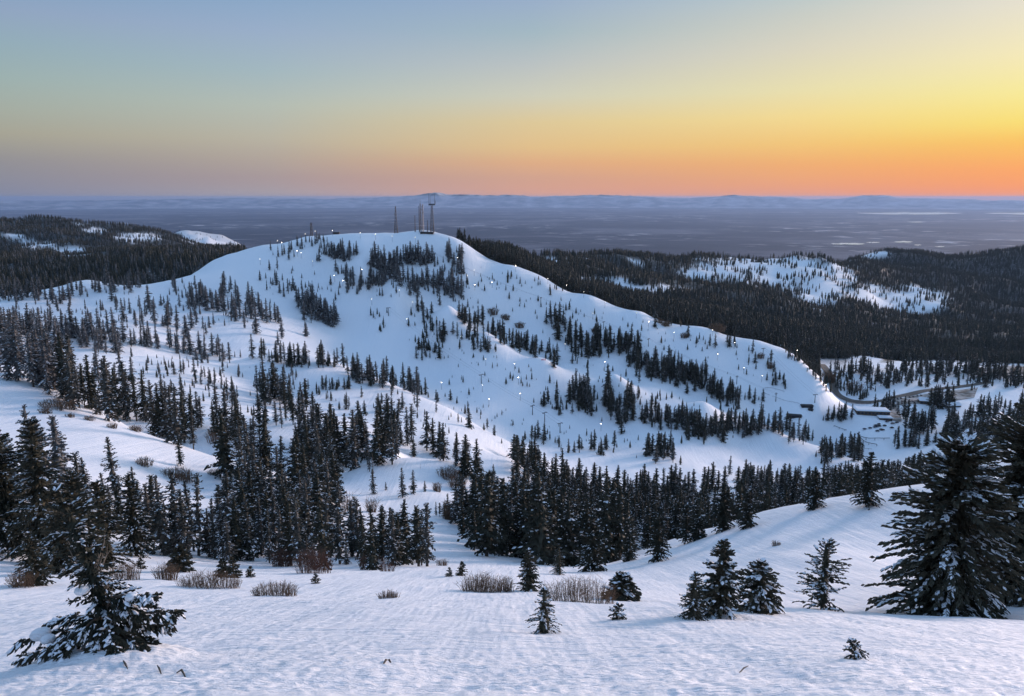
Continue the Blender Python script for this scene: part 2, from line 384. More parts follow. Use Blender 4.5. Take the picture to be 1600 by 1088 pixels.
# the last column repeats the first azimuth (-180 = 180)
fan = np.stack([np.full(nc-1, nr*nc), np.arange(nc-1), np.arange(1, nc)], 1)[:, ::-1]
me = mesh_np('ground', V, [q, fan], [M_snow], smooth=True)
ground = link('ground', me)
tag(ground, 'snow covered mountain slopes, gullies and ridges', 'ground', kind='structure')
far = sstep(1150, 1500, GR)
OPEN = openness(GX, GY, GU, GV)
lit = far*(1-sstep(0.1, 0.5, OPEN))*1.3
lit = np.maximum(lit, sstep(5200, 7500, GR))
lit = np.concatenate([lit.ravel(), [0]])
at = me.attributes.new('litter', 'FLOAT', 'POINT'); at.data.foreach_set('value', lit.astype(np.float32))
# plain far below, out to the horizon
def plain_material():
    m = bpy.data.materials.new('valley_plain'); m.use_nodes = True
    n = m.node_tree.nodes; l = m.node_tree.links; b = n['Principled BSDF']
    b.inputs['Roughness'].default_value = 0.9; b.inputs['Specular IOR Level'].default_value = 0.1
    g = n.new('ShaderNodeNewGeometry')
    def ramp(scale, detail, stops):
        t = n.new('ShaderNodeTexNoise'); t.inputs['Scale'].default_value = scale; t.inputs['Detail'].default_value = detail; t.inputs['Roughness'].default_value = 0.62
        l.new(g.outputs['Position'], t.inputs['Vector'])
        r = n.new('ShaderNodeValToRGB'); l.new(t.outputs['Fac'], r.inputs[0])
        r.color_ramp.elements[0].position, r.color_ramp.elements[0].color = stops[0][0], (*stops[0][1], 1)
        r.color_ramp.elements[1].position, r.color_ramp.elements[1].color = stops[-1][0], (*stops[-1][1], 1)
        for p, c in stops[1:-1]: e = r.color_ramp.elements.new(p); e.color = (*c, 1)
        return r.outputs[0]
    a = ramp(1/5200, 8, [(0.40, (0.018, 0.022, 0.032)), (0.5, (0.036, 0.038, 0.05)), (0.60, (0.12, 0.115, 0.13))])
    c = ramp(1/900, 5, [(0.56, (0, 0, 0)), (0.66, (1, 1, 1))])
    c2 = ramp(1/9000, 3, [(0.46, (0, 0, 0)), (0.60, (1, 1, 1))])
    mu = n.new('ShaderNodeMix'); mu.data_type = 'RGBA'; mu.blend_type = 'MULTIPLY'; mu.inputs[0].default_value = 1; l.new(c, mu.inputs[6]); l.new(c2, mu.inputs[7])
    mx = n.new('ShaderNodeMix'); mx.data_type = 'RGBA'; l.new(mu.outputs[2], mx.inputs[0]); l.new(a, mx.inputs[6]); mx.inputs[7].default_value = (0.62, 0.58, 0.58, 1)
    l.new(mx.outputs[2], b.inputs['Base Color'])
    return m
M_plain = plain_material()
PZ = -1200.0; BIG = 118000.0
xs = np.linspace(-BIG, BIG, 41); px, py = np.meshgrid(xs, xs)
pv = np.stack([px, py, np.full_like(px, PZ)], -1).reshape(-1, 3)
ii, jj = np.meshgrid(np.arange(40), np.arange(40), indexing='ij')
pq = np.stack([ii*41+jj, ii*41+jj+1, (ii+1)*41+jj+1, (ii+1)*41+jj], -1).reshape(-1, 4)
plain = link('plain', mesh_np('plain', pv, [pq], [M_plain]))
tag(plain, 'wide hazy valley plain stretching to the horizon', 'plain', kind='structure')
# far snowy mountain ranges across the plain
prof = [(-900,313),(0,313),(200,312),(380,309),(520,310),(640,306),(665,303),(684,300),(705,303),(740,304),(800,304),(860,306),(940,304),(1000,306),(1060,309),(1100,308),(1142,304),(1180,307),(1230,307),(1262,311),(1300,309),(1335,305),(1378,305),(1392,309),(1450,310),(1600,312),(2600,313)]
ua = np.array([p[0] for p in prof]); va = np.array([p[1] for p in prof])
az = np.radians(np.arange(-52, 52.01, 0.09)); u_ = CX+F*np.tan(az)*1.0
vt = np.interp(u_, ua, va); tt = np.array([pix(a, b)[1] for a, b in zip(u_, vt)])
rw = np.linspace(90000, 108000, 26); pk = 100000.0
ag, rg = np.meshgrid(az, rw); xg = rg*np.sin(ag); yg = rg*np.cos(ag)
crest = (-tt*pk)[None]-PZ
shape = np.where(rg < pk, sstep(90000, pk, rg)**1.3, 1-sstep(pk, 108500, rg))
nz = 1-np.abs(fbm(xg/5200, yg/5200, 4))*1.6
zg = PZ-15+crest*shape*(0.82+0.18*np.clip(nz, 0, 1)+0.10*(shape*(1-shape))*4*(nz-0.5))
k, c = zg.shape; ii, jj = np.meshgrid(np.arange(k-1), np.arange(c-1), indexing='ij')
fq = np.stack([ii*c+jj, ii*c+jj+1, (ii+1)*c+jj+1, (ii+1)*c+jj], -1).reshape(-1, 4)[:, ::-1]
M_range = material('far_range', (0.10, 0.10, 0.11), 0.9, (0.50, 0.49, 0.50), 1/1500)
fr_ = link('far_mountains', mesh_np('far_mountains', np.stack([xg, yg, zg], -1).reshape(-1, 3), [fq], [M_range], smooth=True))
tag(fr_, 'hazy snow dusted mountain range along the horizon', 'mountains', kind='structure')
# lakes catching the evening sky
M_water = material('silvered_water', (0.85, 0.85, 0.82), 0.30, metallic=0.85)  # water, not ice: pale metal base puts extra sky sheen into it
def lake(name, pts, label):
    P = []
    for u, v in pts:
        a, t = pix(u, v); r = -(PZ+6)/t; P.append((r*math.sin(a), r*math.cos(a), PZ+6))
    me = bpy.data.meshes.new(name); me.from_pydata(P, [], [tuple(range(len(P)))][::1]); me.materials.append(M_water)
    o = link(name, me)
    if me.polygons[0].normal.z < 0: me.flip_normals()
    tag(o, label, 'lake', kind='structure')
def blob(u0, u1, v, h, n=14, sd=0):
    r_ = random.Random(sd); P = []
    for i in range(n):
        s = i/(n-1); P.append((u0+(u1-u0)*s, v-h*(0.3+0.7*math.sin(math.pi*s))*r_.uniform(0.4, 1)))
    for i in range(n-2, 0, -1):
        s = i/(n-1); P.append((u0+(u1-u0)*s, v+h*(0.3+0.7*math.sin(math.pi*s))*r_.uniform(0.4, 1)))
    return P
for i, (a, b, v, h, lb) in enumerate([(1337,1505,333.6,1.9,'long bright lake under the horizon'),(1538,1720,333.8,2.0,'bright lake at the right edge under the horizon'),
    (1298,1352,381.2,1.8,'largest of the small bright ponds above the snowy ridge'),(1353,1375,379,1.0,'narrow bright pond beside the largest pond'),(1396,1427,378,1.4,'bright double pond above the dark hill'),
    (1428,1440,383,0.9,'tiny bright pond above the dark hill crest'),(1461,1476,385.5,0.9,'tiny bright pond just over the dark hill crest'),(1417,1447,347,0.9,'thin pale pond halfway up the plain')]):
    lake('lake', blob(a, b, v, h, sd=i), lb)
# ------------------------------------------------------------------ conifers
def sprays(B, rg, nsp, slen, wid, snow, two=True, puff=False, s0=0.2):
    """B: branch arrays start(n,3), az, L, p0, k -> vertices and quads of needle sprays along the branches (0) and snow lying on them (1)"""
    st, az, Ln, p0, kk = B
    n = len(az); idx = np.repeat(np.arange(n), nsp)
    s = np.tile(np.linspace(s0, 1.0, nsp), n)+rg.uniform(-0.5, 0.5, n*nsp)*(0.8/nsp)
    s = np.clip(s, 0.05, 1.0); a = az[idx]; l = Ln[idx]; m = len(idx)
    h = l*s*np.cos(p0[idx]); zz = l*(s*np.sin(p0[idx])-kk[idx]*s*s)
    pos = st[idx]+np.stack([np.cos(a)*h, np.sin(a)*h, zz], 1)
    side = np.where(rg.random(m) < 0.5, -1, 1)*rg.uniform(0.15, 1.15, m)*(1-0.5*s)
    da = a+side; pz = np.sin(p0[idx])-2*kk[idx]*s+rg.uniform(-0.35, 0.25, m)
    d = np.stack([np.cos(da), np.sin(da), pz], 1); d /= np.linalg.norm(d, axis=1)[:, None]
    ls = slen(l, s)*rg.uniform(0.7, 1.3, m); ws = ls*wid*rg.uniform(0.7, 1.3, m)
    sd = np.cross(d, [0, 0, 1.0]); sd /= np.maximum(np.linalg.norm(sd, axis=1), 1e-6)[:, None]; up = np.cross(sd, d)
    roll = rg.uniform(-0.7, 0.7, m)[:, None]; s1 = sd*np.cos(roll)+up*np.sin(roll); s2 = up*np.cos(roll)-sd*np.sin(roll)
    L_ = ls[:, None]; W_ = ws[:, None]; tip = pos+d*L_-np.array([0, 0, 1.0])*L_*0.12
    mid = pos+d*L_*0.5
    Vs = [np.stack([pos, mid+s1*W_, tip, mid-s1*W_], 1)]; ms = [np.zeros(m)]
    if two: Vs.append(np.stack([pos, mid+s2*W_*0.8, tip, mid-s2*W_*0.8], 1)); ms.append(np.zeros(m))
    load = np.where(rg.random(n) < 0.28, 3.0, 0.22)       # some boughs carry much more snow than others
    pick = rg.random(m) < snow*load[idx]
    if pick.any():
        c = mid[pick]+np.array([0, 0, 1.0])*W_[pick]*0.55; dd = d[pick]; ss = sd[pick]; lp = L_[pick]; wp = W_[pick]
        if puff:      # a low lump of snow
            e1 = dd*lp*rg.uniform(0.3, 0.85, (len(c), 1)); e2 = ss*wp*rg.uniform(0.7, 1.9, (len(c), 1)); e3 = np.array([0, 0, 1.0])*wp*rg.uniform(0.3, 0.9, (len(c), 1))
            t_ = c+e3
            for x1, x2 in ((e1, e2), (e2, -e1), (-e1, -e2), (-e2, e1)):
                Vs.append(np.stack([c+x1, c+(x1+x2)*0.62+e3*0.3, c+x2, t_], 1)); ms.append(np.ones(len(c)))
        else:
            Vs.append(np.stack([c-dd*lp*0.4, c+ss*wp*0.9, c+dd*lp*0.5, c-ss*wp*0.9], 1)); ms.append(np.ones(len(c)))
    V = np.concatenate(Vs).reshape(-1, 3); mi = np.concatenate(ms)
    return V, np.arange(len(V)).reshape(-1, 4), mi
def skirts(rg, H, Rr, tiers, sides, bare, power, frac, drop, lean=0.0):
    """ragged drooping tiers of foliage that fill a crown"""
    V = []; Fc = []
    for k in range(tiers):
        z = bare+(0.97-bare)*(k+rg.uniform(-0.3, 0.3))/tiers; z = min(max(z, bare), 0.97)
        rad = Rr*frac*(1-z)**power*min(1, 0.6+(z-bare)*4)+0.02*Rr; dz = (0.97-bare)/tiers*H
        b = len(V); V.append((lean*H*z*z+rg.normal(0, 0.04)*rad, rg.normal(0, 0.04)*rad, min(z*H+dz*1.5, H*0.99)))
        ph = rg.uniform(0, 6.28); n = sides*2
        for i in range(n):
            a = ph+2*math.pi*i/n+rg.normal(0, 0.12); q = rad*(rg.uniform(0.85, 1.25) if i % 2 == 0 else rg.uniform(0.4, 0.7))
            V.append((lean*H*z*z+q*math.cos(a), q*math.sin(a), z*H-(drop*q*rg.uniform(0.5, 1.3) if i % 2 == 0 else -0.1*q)))
        Fc += [(b, b+1+i, b+1+(i+1) % n) for i in range(n)]
    return np.array(V), np.array(Fc)
def tube(pts, rad, n=5):
    pts = np.asarray(pts, float); V = []; Q = []
    for i, (p, r) in enumerate(zip(pts, rad)):
        d = pts[min(i+1, len(pts)-1)]-pts[max(i-1, 0)]; d = d/np.linalg.norm(d)
        e = np.cross(d, (1, 0, 0) if abs(d[0]) < 0.8 else (0, 1, 0)); e /= np.linalg.norm(e); g = np.cross(d, e)
        V += [p+r*(e*math.cos(2*math.pi*k/n)+g*math.sin(2*math.pi*k/n)) for k in range(n)]
        if i: Q += [((i-1)*n+k, (i-1)*n+(k+1)%n, i*n+(k+1)%n, i*n+k) for k in range(n)]
    return np.array(V), np.array(Q)
def conifer(seed, H, Rr, nwh, nbr, nsp, slen, wid=0.34, snow=0.1, bare=0.06, droop=0.22, power=0.8, gap=0.0, two=True, puff=False, limbs=False, lop=0.0, lean=0.0, needle=None, topless=0.0, core=0.62, tiers=14, sides=6, vary=(0.62, 1.15), wobble=1.0):
    rg = np.random.default_rng(seed)
    zf = np.linspace(bare, 0.975-topless, nwh)+rg.uniform(-0.4, 0.4, nwh)*(0.9/nwh)
    z = np.repeat(zf, nbr)+rg.uniform(-0.5, 0.5, nwh*nbr)*(0.9/nwh); z = np.clip(z, bare*0.7, 0.985)
    n = len(z); az = rg.uniform(0, 2*math.pi, n)
    prof = (1-z)**power*np.minimum(1, 0.55+(z-bare)*4)
    wob = 1+wobble*(0.22*np.sin(z*23+seed)+0.18*np.sin(az*2+z*11+seed*2))
    Ln = Rr*(prof*wob*rg.uniform(vary[0], vary[1], n)+0.035)
    if lop: Ln *= 1+lop*np.cos(az-1.0)
    keep = rg.random(n) > gap*(0.5+0.5*np.sin(az*3+z*9))
    z, az, Ln = z[keep], az[keep], Ln[keep]; n = len(z)
    p0 = 0.55*z-0.12+rg.uniform(-0.18, 0.18, n)+0.25*np.maximum(0, z-0.75)*4; kk = droop*(1.2-z)*rg.uniform(0.6, 1.4, n)
    st = np.stack([lean*H*z*z, np.zeros(n), z*H], 1)
    V, Q, mi = sprays((st, az, Ln, p0, kk), rg, nsp, slen, wid, snow, two, puff)
    mats = [needle or M_needle, M_puff]
    # leader
    tV, tQ, tm = sprays((np.array([[lean*H*0.92, 0, H*0.95]]*6), rg.uniform(0, 6.28, 6), np.full(6, H*0.035), np.full(6, 1.2), np.zeros(6)), rg, 3, slen, wid, snow*0.5, two)
    V2 = np.vstack([V, tV]); Q2 = np.vstack([Q, tQ+len(V)])
    cV, cF = skirts(rg, H, Rr, tiers, sides, bare+0.01, power, core, 0.3, lean)
    mi = np.concatenate([mi, tm, np.zeros(len(cF))])
    crown = mesh_np('crown', np.vstack([V2, cV]), [Q2, cF+len(V2)], mats, mi)
    zs = np.array([-0.06, 0.0, 0.25, 0.6, 1.0])*H
    tv, tq = tube(np.stack([lean*H*(zs/H)**2, zs*0, zs], 1), np.array([0.022, 0.018, 0.014, 0.008, 0.0015])*H*(1.0 if H > 6 else 1.3), 6)
    if limbs:
        av = [tv]; aq = [tq]; b = len(tv)
        for i in range(0, n, 2):
            s_ = np.array([0, 0.5, 0.95]); h = Ln[i]*s_*math.cos(p0[i]); zz = Ln[i]*(s_*math.sin(p0[i])-kk[i]*s_*s_)
            P = st[i]+np.stack([np.cos(az[i])*h, np.sin(az[i])*h, zz], 1)
            lv, lq = tube(P, np.array([0.012, 0.007, 0.002])*max(Ln[i], 0.3)*1.2, 3); av.append(lv); aq.append(lq+b); b += len(lv)
        tv = np.vstack(av); tq = np.vstack(aq)
    trunk = mesh_np('trunk', tv, [tq], [M_bark], smooth=True)
    return crown, trunk, H, Rr
sl_mid = lambda l, s: 0.30*l*(1.05-0.45*s)+0.16
sl_far = lambda l, s: 0.50*l*(1.05-0.4*s)+0.35
def sl_near(k): return lambda l, s: k*(0.6+0.4*np.minimum(l, 2.0))*(1.05-0.35*s)
# mid-distance kinds, 18 m tall, shared by many trees
MID = {'d': [], 'f': [], 'm': []}
for i in range(7):
    MID['d'].append(conifer(100+i, 18, [3.1, 2.7, 3.5, 2.5, 3.0, 3.7, 2.3][i], 26, 7, 6, sl_mid, 0.38, 0.09, [0.05, 0.09, 0.04, 0.14, 0.06, 0.03, 0.2][i], 0.25, [0.65, 0.55, 0.7, 0.45, 0.6, 0.75, 0.4][i], [0.15, 0.3, 0.2, 0.4, 0.3, 0.1, 0.45][i], core=0.5))
for i in range(6):
    MID['m'].append(conifer(120+i, 18, [2.9, 2.4, 3.3, 2.2, 2.7, 2.0][i], 25, 7, 6, sl_mid, 0.36, 0.20, [0.05, 0.1, 0.04, 0.18, 0.07, 0.12][i], 0.28, [0.6, 0.5, 0.7, 0.42, 0.6, 0.38][i], [0.3, 0.4, 0.25, 0.55, 0.4, 0.5][i], needle=M_grey, core=0.42, lean=[0.0, 0.02, -0.02, 0.03, 0, -0.03][i]))
for i in range(5):
    MID['f'].append(conifer(140+i, 18, [3.2, 2.6, 3.6, 2.4, 2.9][i], 24, 7, 6, sl_mid, 0.38, 0.34, [0.05, 0.10, 0.03, 0.16, 0.06][i], 0.3, [0.65, 0.5, 0.75, 0.45, 0.6][i], [0.2, 0.35, 0.15, 0.45, 0.3][i], needle=M_frost, core=0.5))
FAR = {'d': [conifer(200+i, 18, [3.2, 2.7, 3.6, 2.4][i], 9, 5, 1, sl_far, 0.42, 0.03, 0.05, 0.2, [0.8, 0.7, 0.9, 0.6][i], 0.1, two=False, core=1.1, tiers=7, sides=5) for i in range(4)],
       'f': [conifer(220+i, 18, [3.2, 2.7, 3.6][i], 9, 5, 1, sl_far, 0.42, 0.25, 0.05, 0.2, [0.8, 0.65, 0.9][i], 0.15, two=False, needle=M_frost, core=1.0, tiers=7, sides=5) for i in range(3)]}
tilt = random.Random(11)
def plant_tree(name, proto, x, y, z, h, rot, wide=1.0, label='', group=None, cat='tree'):
    crown, trunk, H, Rr = proto; s = h/H
    e = link(name, None, loc=(x, y, z), rotz=rot); e.scale = (s*wide, s*wide, s)
    if group: e.rotation_euler = (tilt.gauss(0, 0.025), tilt.gauss(0, 0.025), rot)
    link('trunk', trunk, e); link('crown', crown, e)
    return tag(e, label, cat, group)
def base_of(u, vb, vt):
    x, y, r, g = hill_hit(u, vb); x, y, r = x[0], y[0], r[0]
    z = float(height(np.array([x]), np.array([y]))[0]); t = pix(u, vt)[1]
    return x, y, z, -t*r-z, r
# ---- the near trees, each its own shape: u, base v, top v, half width px, settings, label
n_ = sl_near
HERO = [
 (1474, 962, 692, 78, dict(nwh=38, nbr=9, nsp=15, k=0.62, snow=0.17, bare=0.015, power=0.36, droop=0.30, gap=0.1), 'huge wide snow-flecked fir on the slope near the right edge'),
 (1585, 938, 672, 95, dict(nwh=36, nbr=9, nsp=14, k=0.64, snow=0.16, bare=0.02, power=0.36, droop=0.30, gap=0.1), 'huge dark fir behind the widest fir, cut by the right edge'),
 (1645, 905, 590, 92, dict(nwh=34, nbr=8, nsp=13, k=0.75, snow=0.06, bare=0.03, power=0.45, droop=0.3, gap=0.1), 'tallest fir, mostly beyond the right edge of the picture'),
 (1124, 961, 842, 38, dict(nwh=24, nbr=6, nsp=12, k=0.36, snow=0.08, bare=0.04, power=0.72, droop=0.2, gap=0.25), 'tallest fir of the three standing together on the right slope'),
 (1083, 968, 893, 25, dict(nwh=18, nbr=6, nsp=10, k=0.30, snow=0.09, bare=0.03, power=0.8, droop=0.25, gap=0.15), 'small pointed fir left of the trio on the right slope'),
 (1184, 958, 876, 39, dict(nwh=20, nbr=6, nsp=11, k=0.34, snow=0.12, bare=0.02, power=0.65, droop=0.35, gap=0.2), 'broad drooping fir right of the trio on the right slope'),
 (1284, 953, 845, 36, dict(nwh=17, nbr=5, nsp=9, k=0.36, snow=0.07, bare=0.05, power=0.5, droop=0.1, gap=0.45, lop=0.25), 'open ragged fir with gaps standing alone beside the huge fir'),
 (850, 990, 918, 26, dict(nwh=14, nbr=6, nsp=9, k=0.16, snow=0.18, bare=0.05, power=0.75, droop=0.35, gap=0.2), 'small drooping young fir alone on the open foreground snow'),
 (972, 938, 896, 19, dict(nwh=15, nbr=7, nsp=9, k=0.22, snow=0.05, bare=0.02, power=0.75, droop=0.1, gap=0.05), 'compact dark young fir right of the wide brown shrub'),
 (964, 968, 944, 11, dict(nwh=7, nbr=4, nsp=7, k=0.14, snow=0.06, bare=0.1, power=0.5, droop=0.1, gap=0.4, lean=0.15), 'tiny bent fir sapling below the compact young fir'),
 (1338, 1029, 997, 13, dict(nwh=8, nbr=4, nsp=6, k=0.08, snow=0.12, bare=0.08, power=0.6, droop=0.3, gap=0.4, lean=-0.3), 'tiny leaning fir sapling on the lower right snow'),
 (826, 923, 858, 20, dict(nwh=20, nbr=7, nsp=10, k=0.34, snow=0.03, bare=0.04, power=0.7, droop=0.2, gap=0.1), 'dark full fir standing behind the wide brown shrub'),
 (283, 894, 853, 13, dict(nwh=14, nbr=6, nsp=8, k=0.24, snow=0.06, bare=0.04, power=0.8, droop=0.15, gap=0.1), 'young fir beside the round shrub left of the long shrub'),
 (349, 902, 872, 9, dict(nwh=12, nbr=6, nsp=7, k=0.24, snow=0.05, bare=0.04, power=0.8, droop=0.15, gap=0.1), 'left one of the two small firs behind the long shrub'),
 (365, 903, 868, 9, dict(nwh=12, nbr=6, nsp=7, k=0.24, snow=0.05, bare=0.04, power=0.8, droop=0.15, gap=0.1), 'right one of the two small firs behind the long shrub'),
 (392, 902, 885, 6, dict(nwh=9, nbr=5, nsp=6, k=0.2, snow=0.04, bare=0.04, power=0.8, droop=0.1, gap=0.1), 'tiny fir just right of the two small firs'),
 (493, 912, 897, 6, dict(nwh=9, nbr=5, nsp=6, k=0.18, snow=0.04, bare=0.05, power=0.75, droop=0.1, gap=0.15), 'tiny dark fir alone on the snow below the reddish bush'),
 (220, 889, 872, 6, dict(nwh=9, nbr=5, nsp=6, k=0.2, snow=0.04, bare=0.04, power=0.8, droop=0.1, gap=0.1), 'tiny fir at the edge of the left grove'),
 (702, 901, 887, 5, dict(nwh=8, nbr=5, nsp=6, k=0.22, snow=0.04, bare=0.05, power=0.8, droop=0.1, gap=0.1), 'tiny fir at the foot of the central grove'),
 (722, 900, 878, 7, dict(nwh=10, nbr=5, nsp=7, k=0.26, snow=0.03, bare=0.04, power=0.8, droop=0.1, gap=0.1), 'small fir behind the pair of brown shrubs'),
 (75, 880, 650, 40, dict(nwh=32, nbr=7, nsp=11, k=0.6, snow=0.14, bare=0.05, power=0.62, droop=0.25, gap=0.2), 'tallest snow-flecked fir in the left grove'),
 (128, 893, 735, 36, dict(nwh=28, nbr=7, nsp=11, k=0.55, snow=0.07, bare=0.05, power=0.55, droop=0.25, gap=0.1), 'broad brownish fir right behind the broken fir'),
 (20, 868, 664, 40, dict(nwh=30, nbr=7, nsp=11, k=0.6, snow=0.13, bare=0.05, power=0.6, droop=0.25, gap=0.2), 'tall snow-flecked fir at the left picture edge'),
 (100, 897, 790, 34, dict(nwh=22, nbr=7, nsp=10, k=0.5, snow=0.10, bare=0.04, power=0.6, droop=0.3, gap=0.2), 'shorter fir leaning over the broken fir'),
 (165, 888, 748, 30, dict(nwh=26, nbr=6, nsp=11, k=0.5, snow=0.06, bare=0.04, power=0.6, droop=0.25, gap=0.15), 'dark fir on the right flank of the left grove'),
 (213, 869, 738, 25, dict(nwh=26, nbr=6, nsp=10, k=0.55, snow=0.12, bare=0.05, power=0.65, droop=0.25, gap=0.2), 'slender fir standing clear right of the left grove'),
 (55, 915, 830, 22, dict(nwh=20, nbr=6, nsp=9, k=0.4, snow=0.04, bare=0.02, power=0.7, droop=0.3, gap=0.1), 'dark low fir behind the broken fir'),
 (925, 893, 806, 23, dict(nwh=24, nbr=6, nsp=10, k=0.55, snow=0.06, bare=0.05, power=0.6, droop=0.25, gap=0.25), 'snow-flecked fir at the near edge of the gully forest'),
 (983, 877, 832, 13, dict(nwh=18, nbr=6, nsp=8, k=0.45, snow=0.05, bare=0.03, power=0.7, droop=0.2, gap=0.2), 'short fir on the bare slope right of the gully edge'),
 (1027, 877, 800, 17, dict(nwh=22, nbr=6, nsp=9, k=0.5, snow=0.04, bare=0.03, power=0.6, droop=0.2, gap=0.15), 'dark column-like fir on the slope below the gully forest'),
 (873, 898, 850, 11, dict(nwh=18, nbr=6, nsp=8, k=0.45, snow=0.05, bare=0.03, power=0.7, droop=0.2, gap=0.15), 'small fir right behind the wide brown shrub'),
 (1070, 850, 790, 14, dict(nwh=20, nbr=6, nsp=8, k=0.5, snow=0.05, bare=0.12, power=0.6, droop=0.2, gap=0.25), 'fir with a bare lower trunk at the forest edge'),
 (1091, 843, 810, 8, dict(nwh=16, nbr=6, nsp=7, k=0.45, snow=0.05, bare=0.03, power=0.7, droop=0.2, gap=0.15), 'small fir beside the fir with a bare lower trunk'),
 (1128, 830, 755, 19, dict(nwh=24, nbr=6, nsp=9, k=0.55, snow=0.03, bare=0.05, power=0.6, droop=0.2, gap=0.15), 'dark dense fir at the upper edge of the bare slope'),
 (1168, 824, 765, 15, dict(nwh=22, nbr=6, nsp=9, k=0.55, snow=0.05, bare=0.04, power=0.6, droop=0.25, gap=0.2), 'fir standing forward of the forest on the bare slope'),
 (1271, 795, 735, 15, dict(nwh=22, nbr=6, nsp=9, k=0.5, snow=0.06, bare=0.05, power=0.6, droop=0.25, gap=0.2), 'fir at the crest of the right slope, left of its neighbour'),
 (1354, 792, 705, 19, dict(nwh=24, nbr=6, nsp=10, k=0.5, snow=0.06, bare=0.06, power=0.65, droop=0.25, gap=0.2), 'tall fir on the right crest beside the huge firs'),
]
for i, (u, vb, vt, hw, st, lb) in enumerate(HERO):
    x, y, z, h, r = base_of(min(u, 1660), vb, vt)
    Rr = hw/F*math.hypot(r, z); st = dict(st); k = st.pop('k')
    k = max(k*0.6, min(k, Rr*0.28))
    big = r < 60; st['nsp'] = int(st['nsp']*1.7); st['nbr'] += 3; Rr *= 1.12; st['snow'] *= 1.5
    if vb-vt < 45: Rr *= 1.3; k = Rr*0.5; st['gap'] *= 0.4
    pr = conifer(300+i, h, Rr*1.05, slen=n_(k*0.72), wid=0.25, vary=(0.78, 1.08), wobble=0.55, two=True, puff=big, limbs=r < 70, needle=M_hero if r < 110 else M_needle, core=(0.2 if vb-vt < 45 else 0.36) if st['gap'] < 0.3 else 0.2, tiers=st['nwh']*2, sides=20 if vb-vt > 90 else 11, **st)
    plant_tree('fir_tree', pr, x, y, z-0.05, h, 0.0, 1.0, lb)
# ------------------------------------------------------------------ stands of trees, read off the photograph: (phrase, kind, count, height px, jitter, line of bases)
ST = []
def S(ph, kind, n, h0, h1, dv, *pts): ST.append((ph, kind, n, h0, h1, dv, pts))
S('in the row of firs below the left snow shoulder','d',34,85,125,9,(225,862),(300,868),(380,875),(470,880),(540,884))
S('in the row of firs below the left snow shoulder','d',26,90,120,14,(330,845),(430,845),(530,850))
S('in the dark stand below the little snow knoll','d',26,75,105,12,(545,870),(610,878),(672,885))
S('in the left edge grove above the foreground','f',12,95,125,12,(0,780),(60,775),(110,780))
S('in the left edge grove above the foreground','d',18,90,125,18,(0,830),(60,835),(150,830),(200,830))
S('on the snow shoulder above the left grove','d',6,75,100,10,(125,775),(165,795),(198,790),(240,805))
S('in the grove left of the little snow knoll','d',34,70,105,26,(345,730),(400,765),(450,760),(500,745),(528,790))
S('in the grove left of the little snow knoll','d',16,85,110,14,(370,805),(440,815),(520,815))
S('in the dense stand behind the little snow knoll','d',30,65,95,9,(455,700),(520,722),(590,718),(625,716))
S('in the dense stand behind the little snow knoll','d',18,60,85,10,(540,700),(600,690),(650,702))
S('in the file of tall firs right of the knoll','d',14,55,80,10,(668,705),(690,722),(712,728),(735,752),(757,757))
S('standing alone at the right foot of the knoll','d',1,35,36,0,(771,751),(771,751))
S('thin fir on the left side of the little snow knoll','d',1,48,49,0,(583,772),(583,772))
S('stubby fir on the little snow knoll','d',1,20,21,0,(603,766),(603,766))
S('fatter of the two firs on the little snow knoll','d',1,70,71,0,(629,778),(629,778))
S('slimmer of the two firs on the little snow knoll','d',1,55,56,0,(646,772),(646,772))
S('small slim fir right of the pair on the knoll','d',1,28,29,0,(664,768),(664,768))
S('in the clump below the knoll','d',5,28,38,3,(684,808),(712,810))
S('lone fir on the left snow shoulder','d',1,42,43,0,(282,728),(282,728))
S('along the crest of the left snow shoulder','f',14,60,85,7,(0,578),(40,592),(85,612),(115,612))
S('along the crest of the left snow shoulder','d',20,75,105,9,(90,616),(140,642),(175,648),(200,645))
S('along the crest of the left snow shoulder','d',16,65,95,9,(215,660),(265,682),(310,698))
S('along the crest of the left snow shoulder','f',6,45,60,5,(185,602),(212,598),(130,603))
S('in the blue bowl behind the left shoulder','d',14,45,75,9,(290,662),(340,666),(400,712),(380,690))
S('in the blue bowl behind the left shoulder','d',12,22,40,12,(250,610),(324,600),(345,606),(372,625),(371,650))
S('on the upper flank of the middle spur','d',16,40,58,10,(400,618),(425,630),(452,632))
S('on the upper flank of the middle spur','d',14,35,55,10,(405,655),(440,660),(490,645))
S('in the small clump on the middle spur','d',12,14,22,4,(503,606),(546,608))
S('scattered on the middle spur','d',8,14,36,8,(468,617),(526,626),(540,628),(611,647),(650,650))
S('along the crest of the middle spur','d',28,24,38,4,(400,560),(462,570),(536,574))
S('along the crest of the middle spur','d',34,28,42,5,(540,588),(590,600),(632,608),(662,618))
S('lone fir low on the middle spur','d',1,32,33,0,(733,669),(733,669))
S('scattered at the foot of the middle spur','d',8,8,20,5,(670,626),(704,634),(745,652),(790,708))
S('single fir by the run below the middle spur','d',1,28,29,0,(684,629),(684,629))
S('in the frosted stand on the far left slope','f',46,26,46,12,(0,522),(60,528),(120,530),(180,538))
S('in the frosted stand on the far left slope','f',26,40,62,10,(0,556),(40,556),(100,560))
S('in the frosted stand on the far left slope','f',20,22,36,5,(193,540),(232,540),(290,550),(330,556),(366,562))
S('scattered on the far left snowfield','f',22,16,36,14,(178,487),(222,510),(232,496),(304,520),(330,522))
S('along the far left ridge','f',40,16,28,6,(0,470),(50,466),(95,468),(130,454),(226,446))
S('along the far left ridge','f',30,14,26,10,(265,452),(300,466),(330,478),(400,486))
S('on the left shoulder of the ski hill','f',26,24,44,14,(300,480),(360,480),(410,500),(440,520))
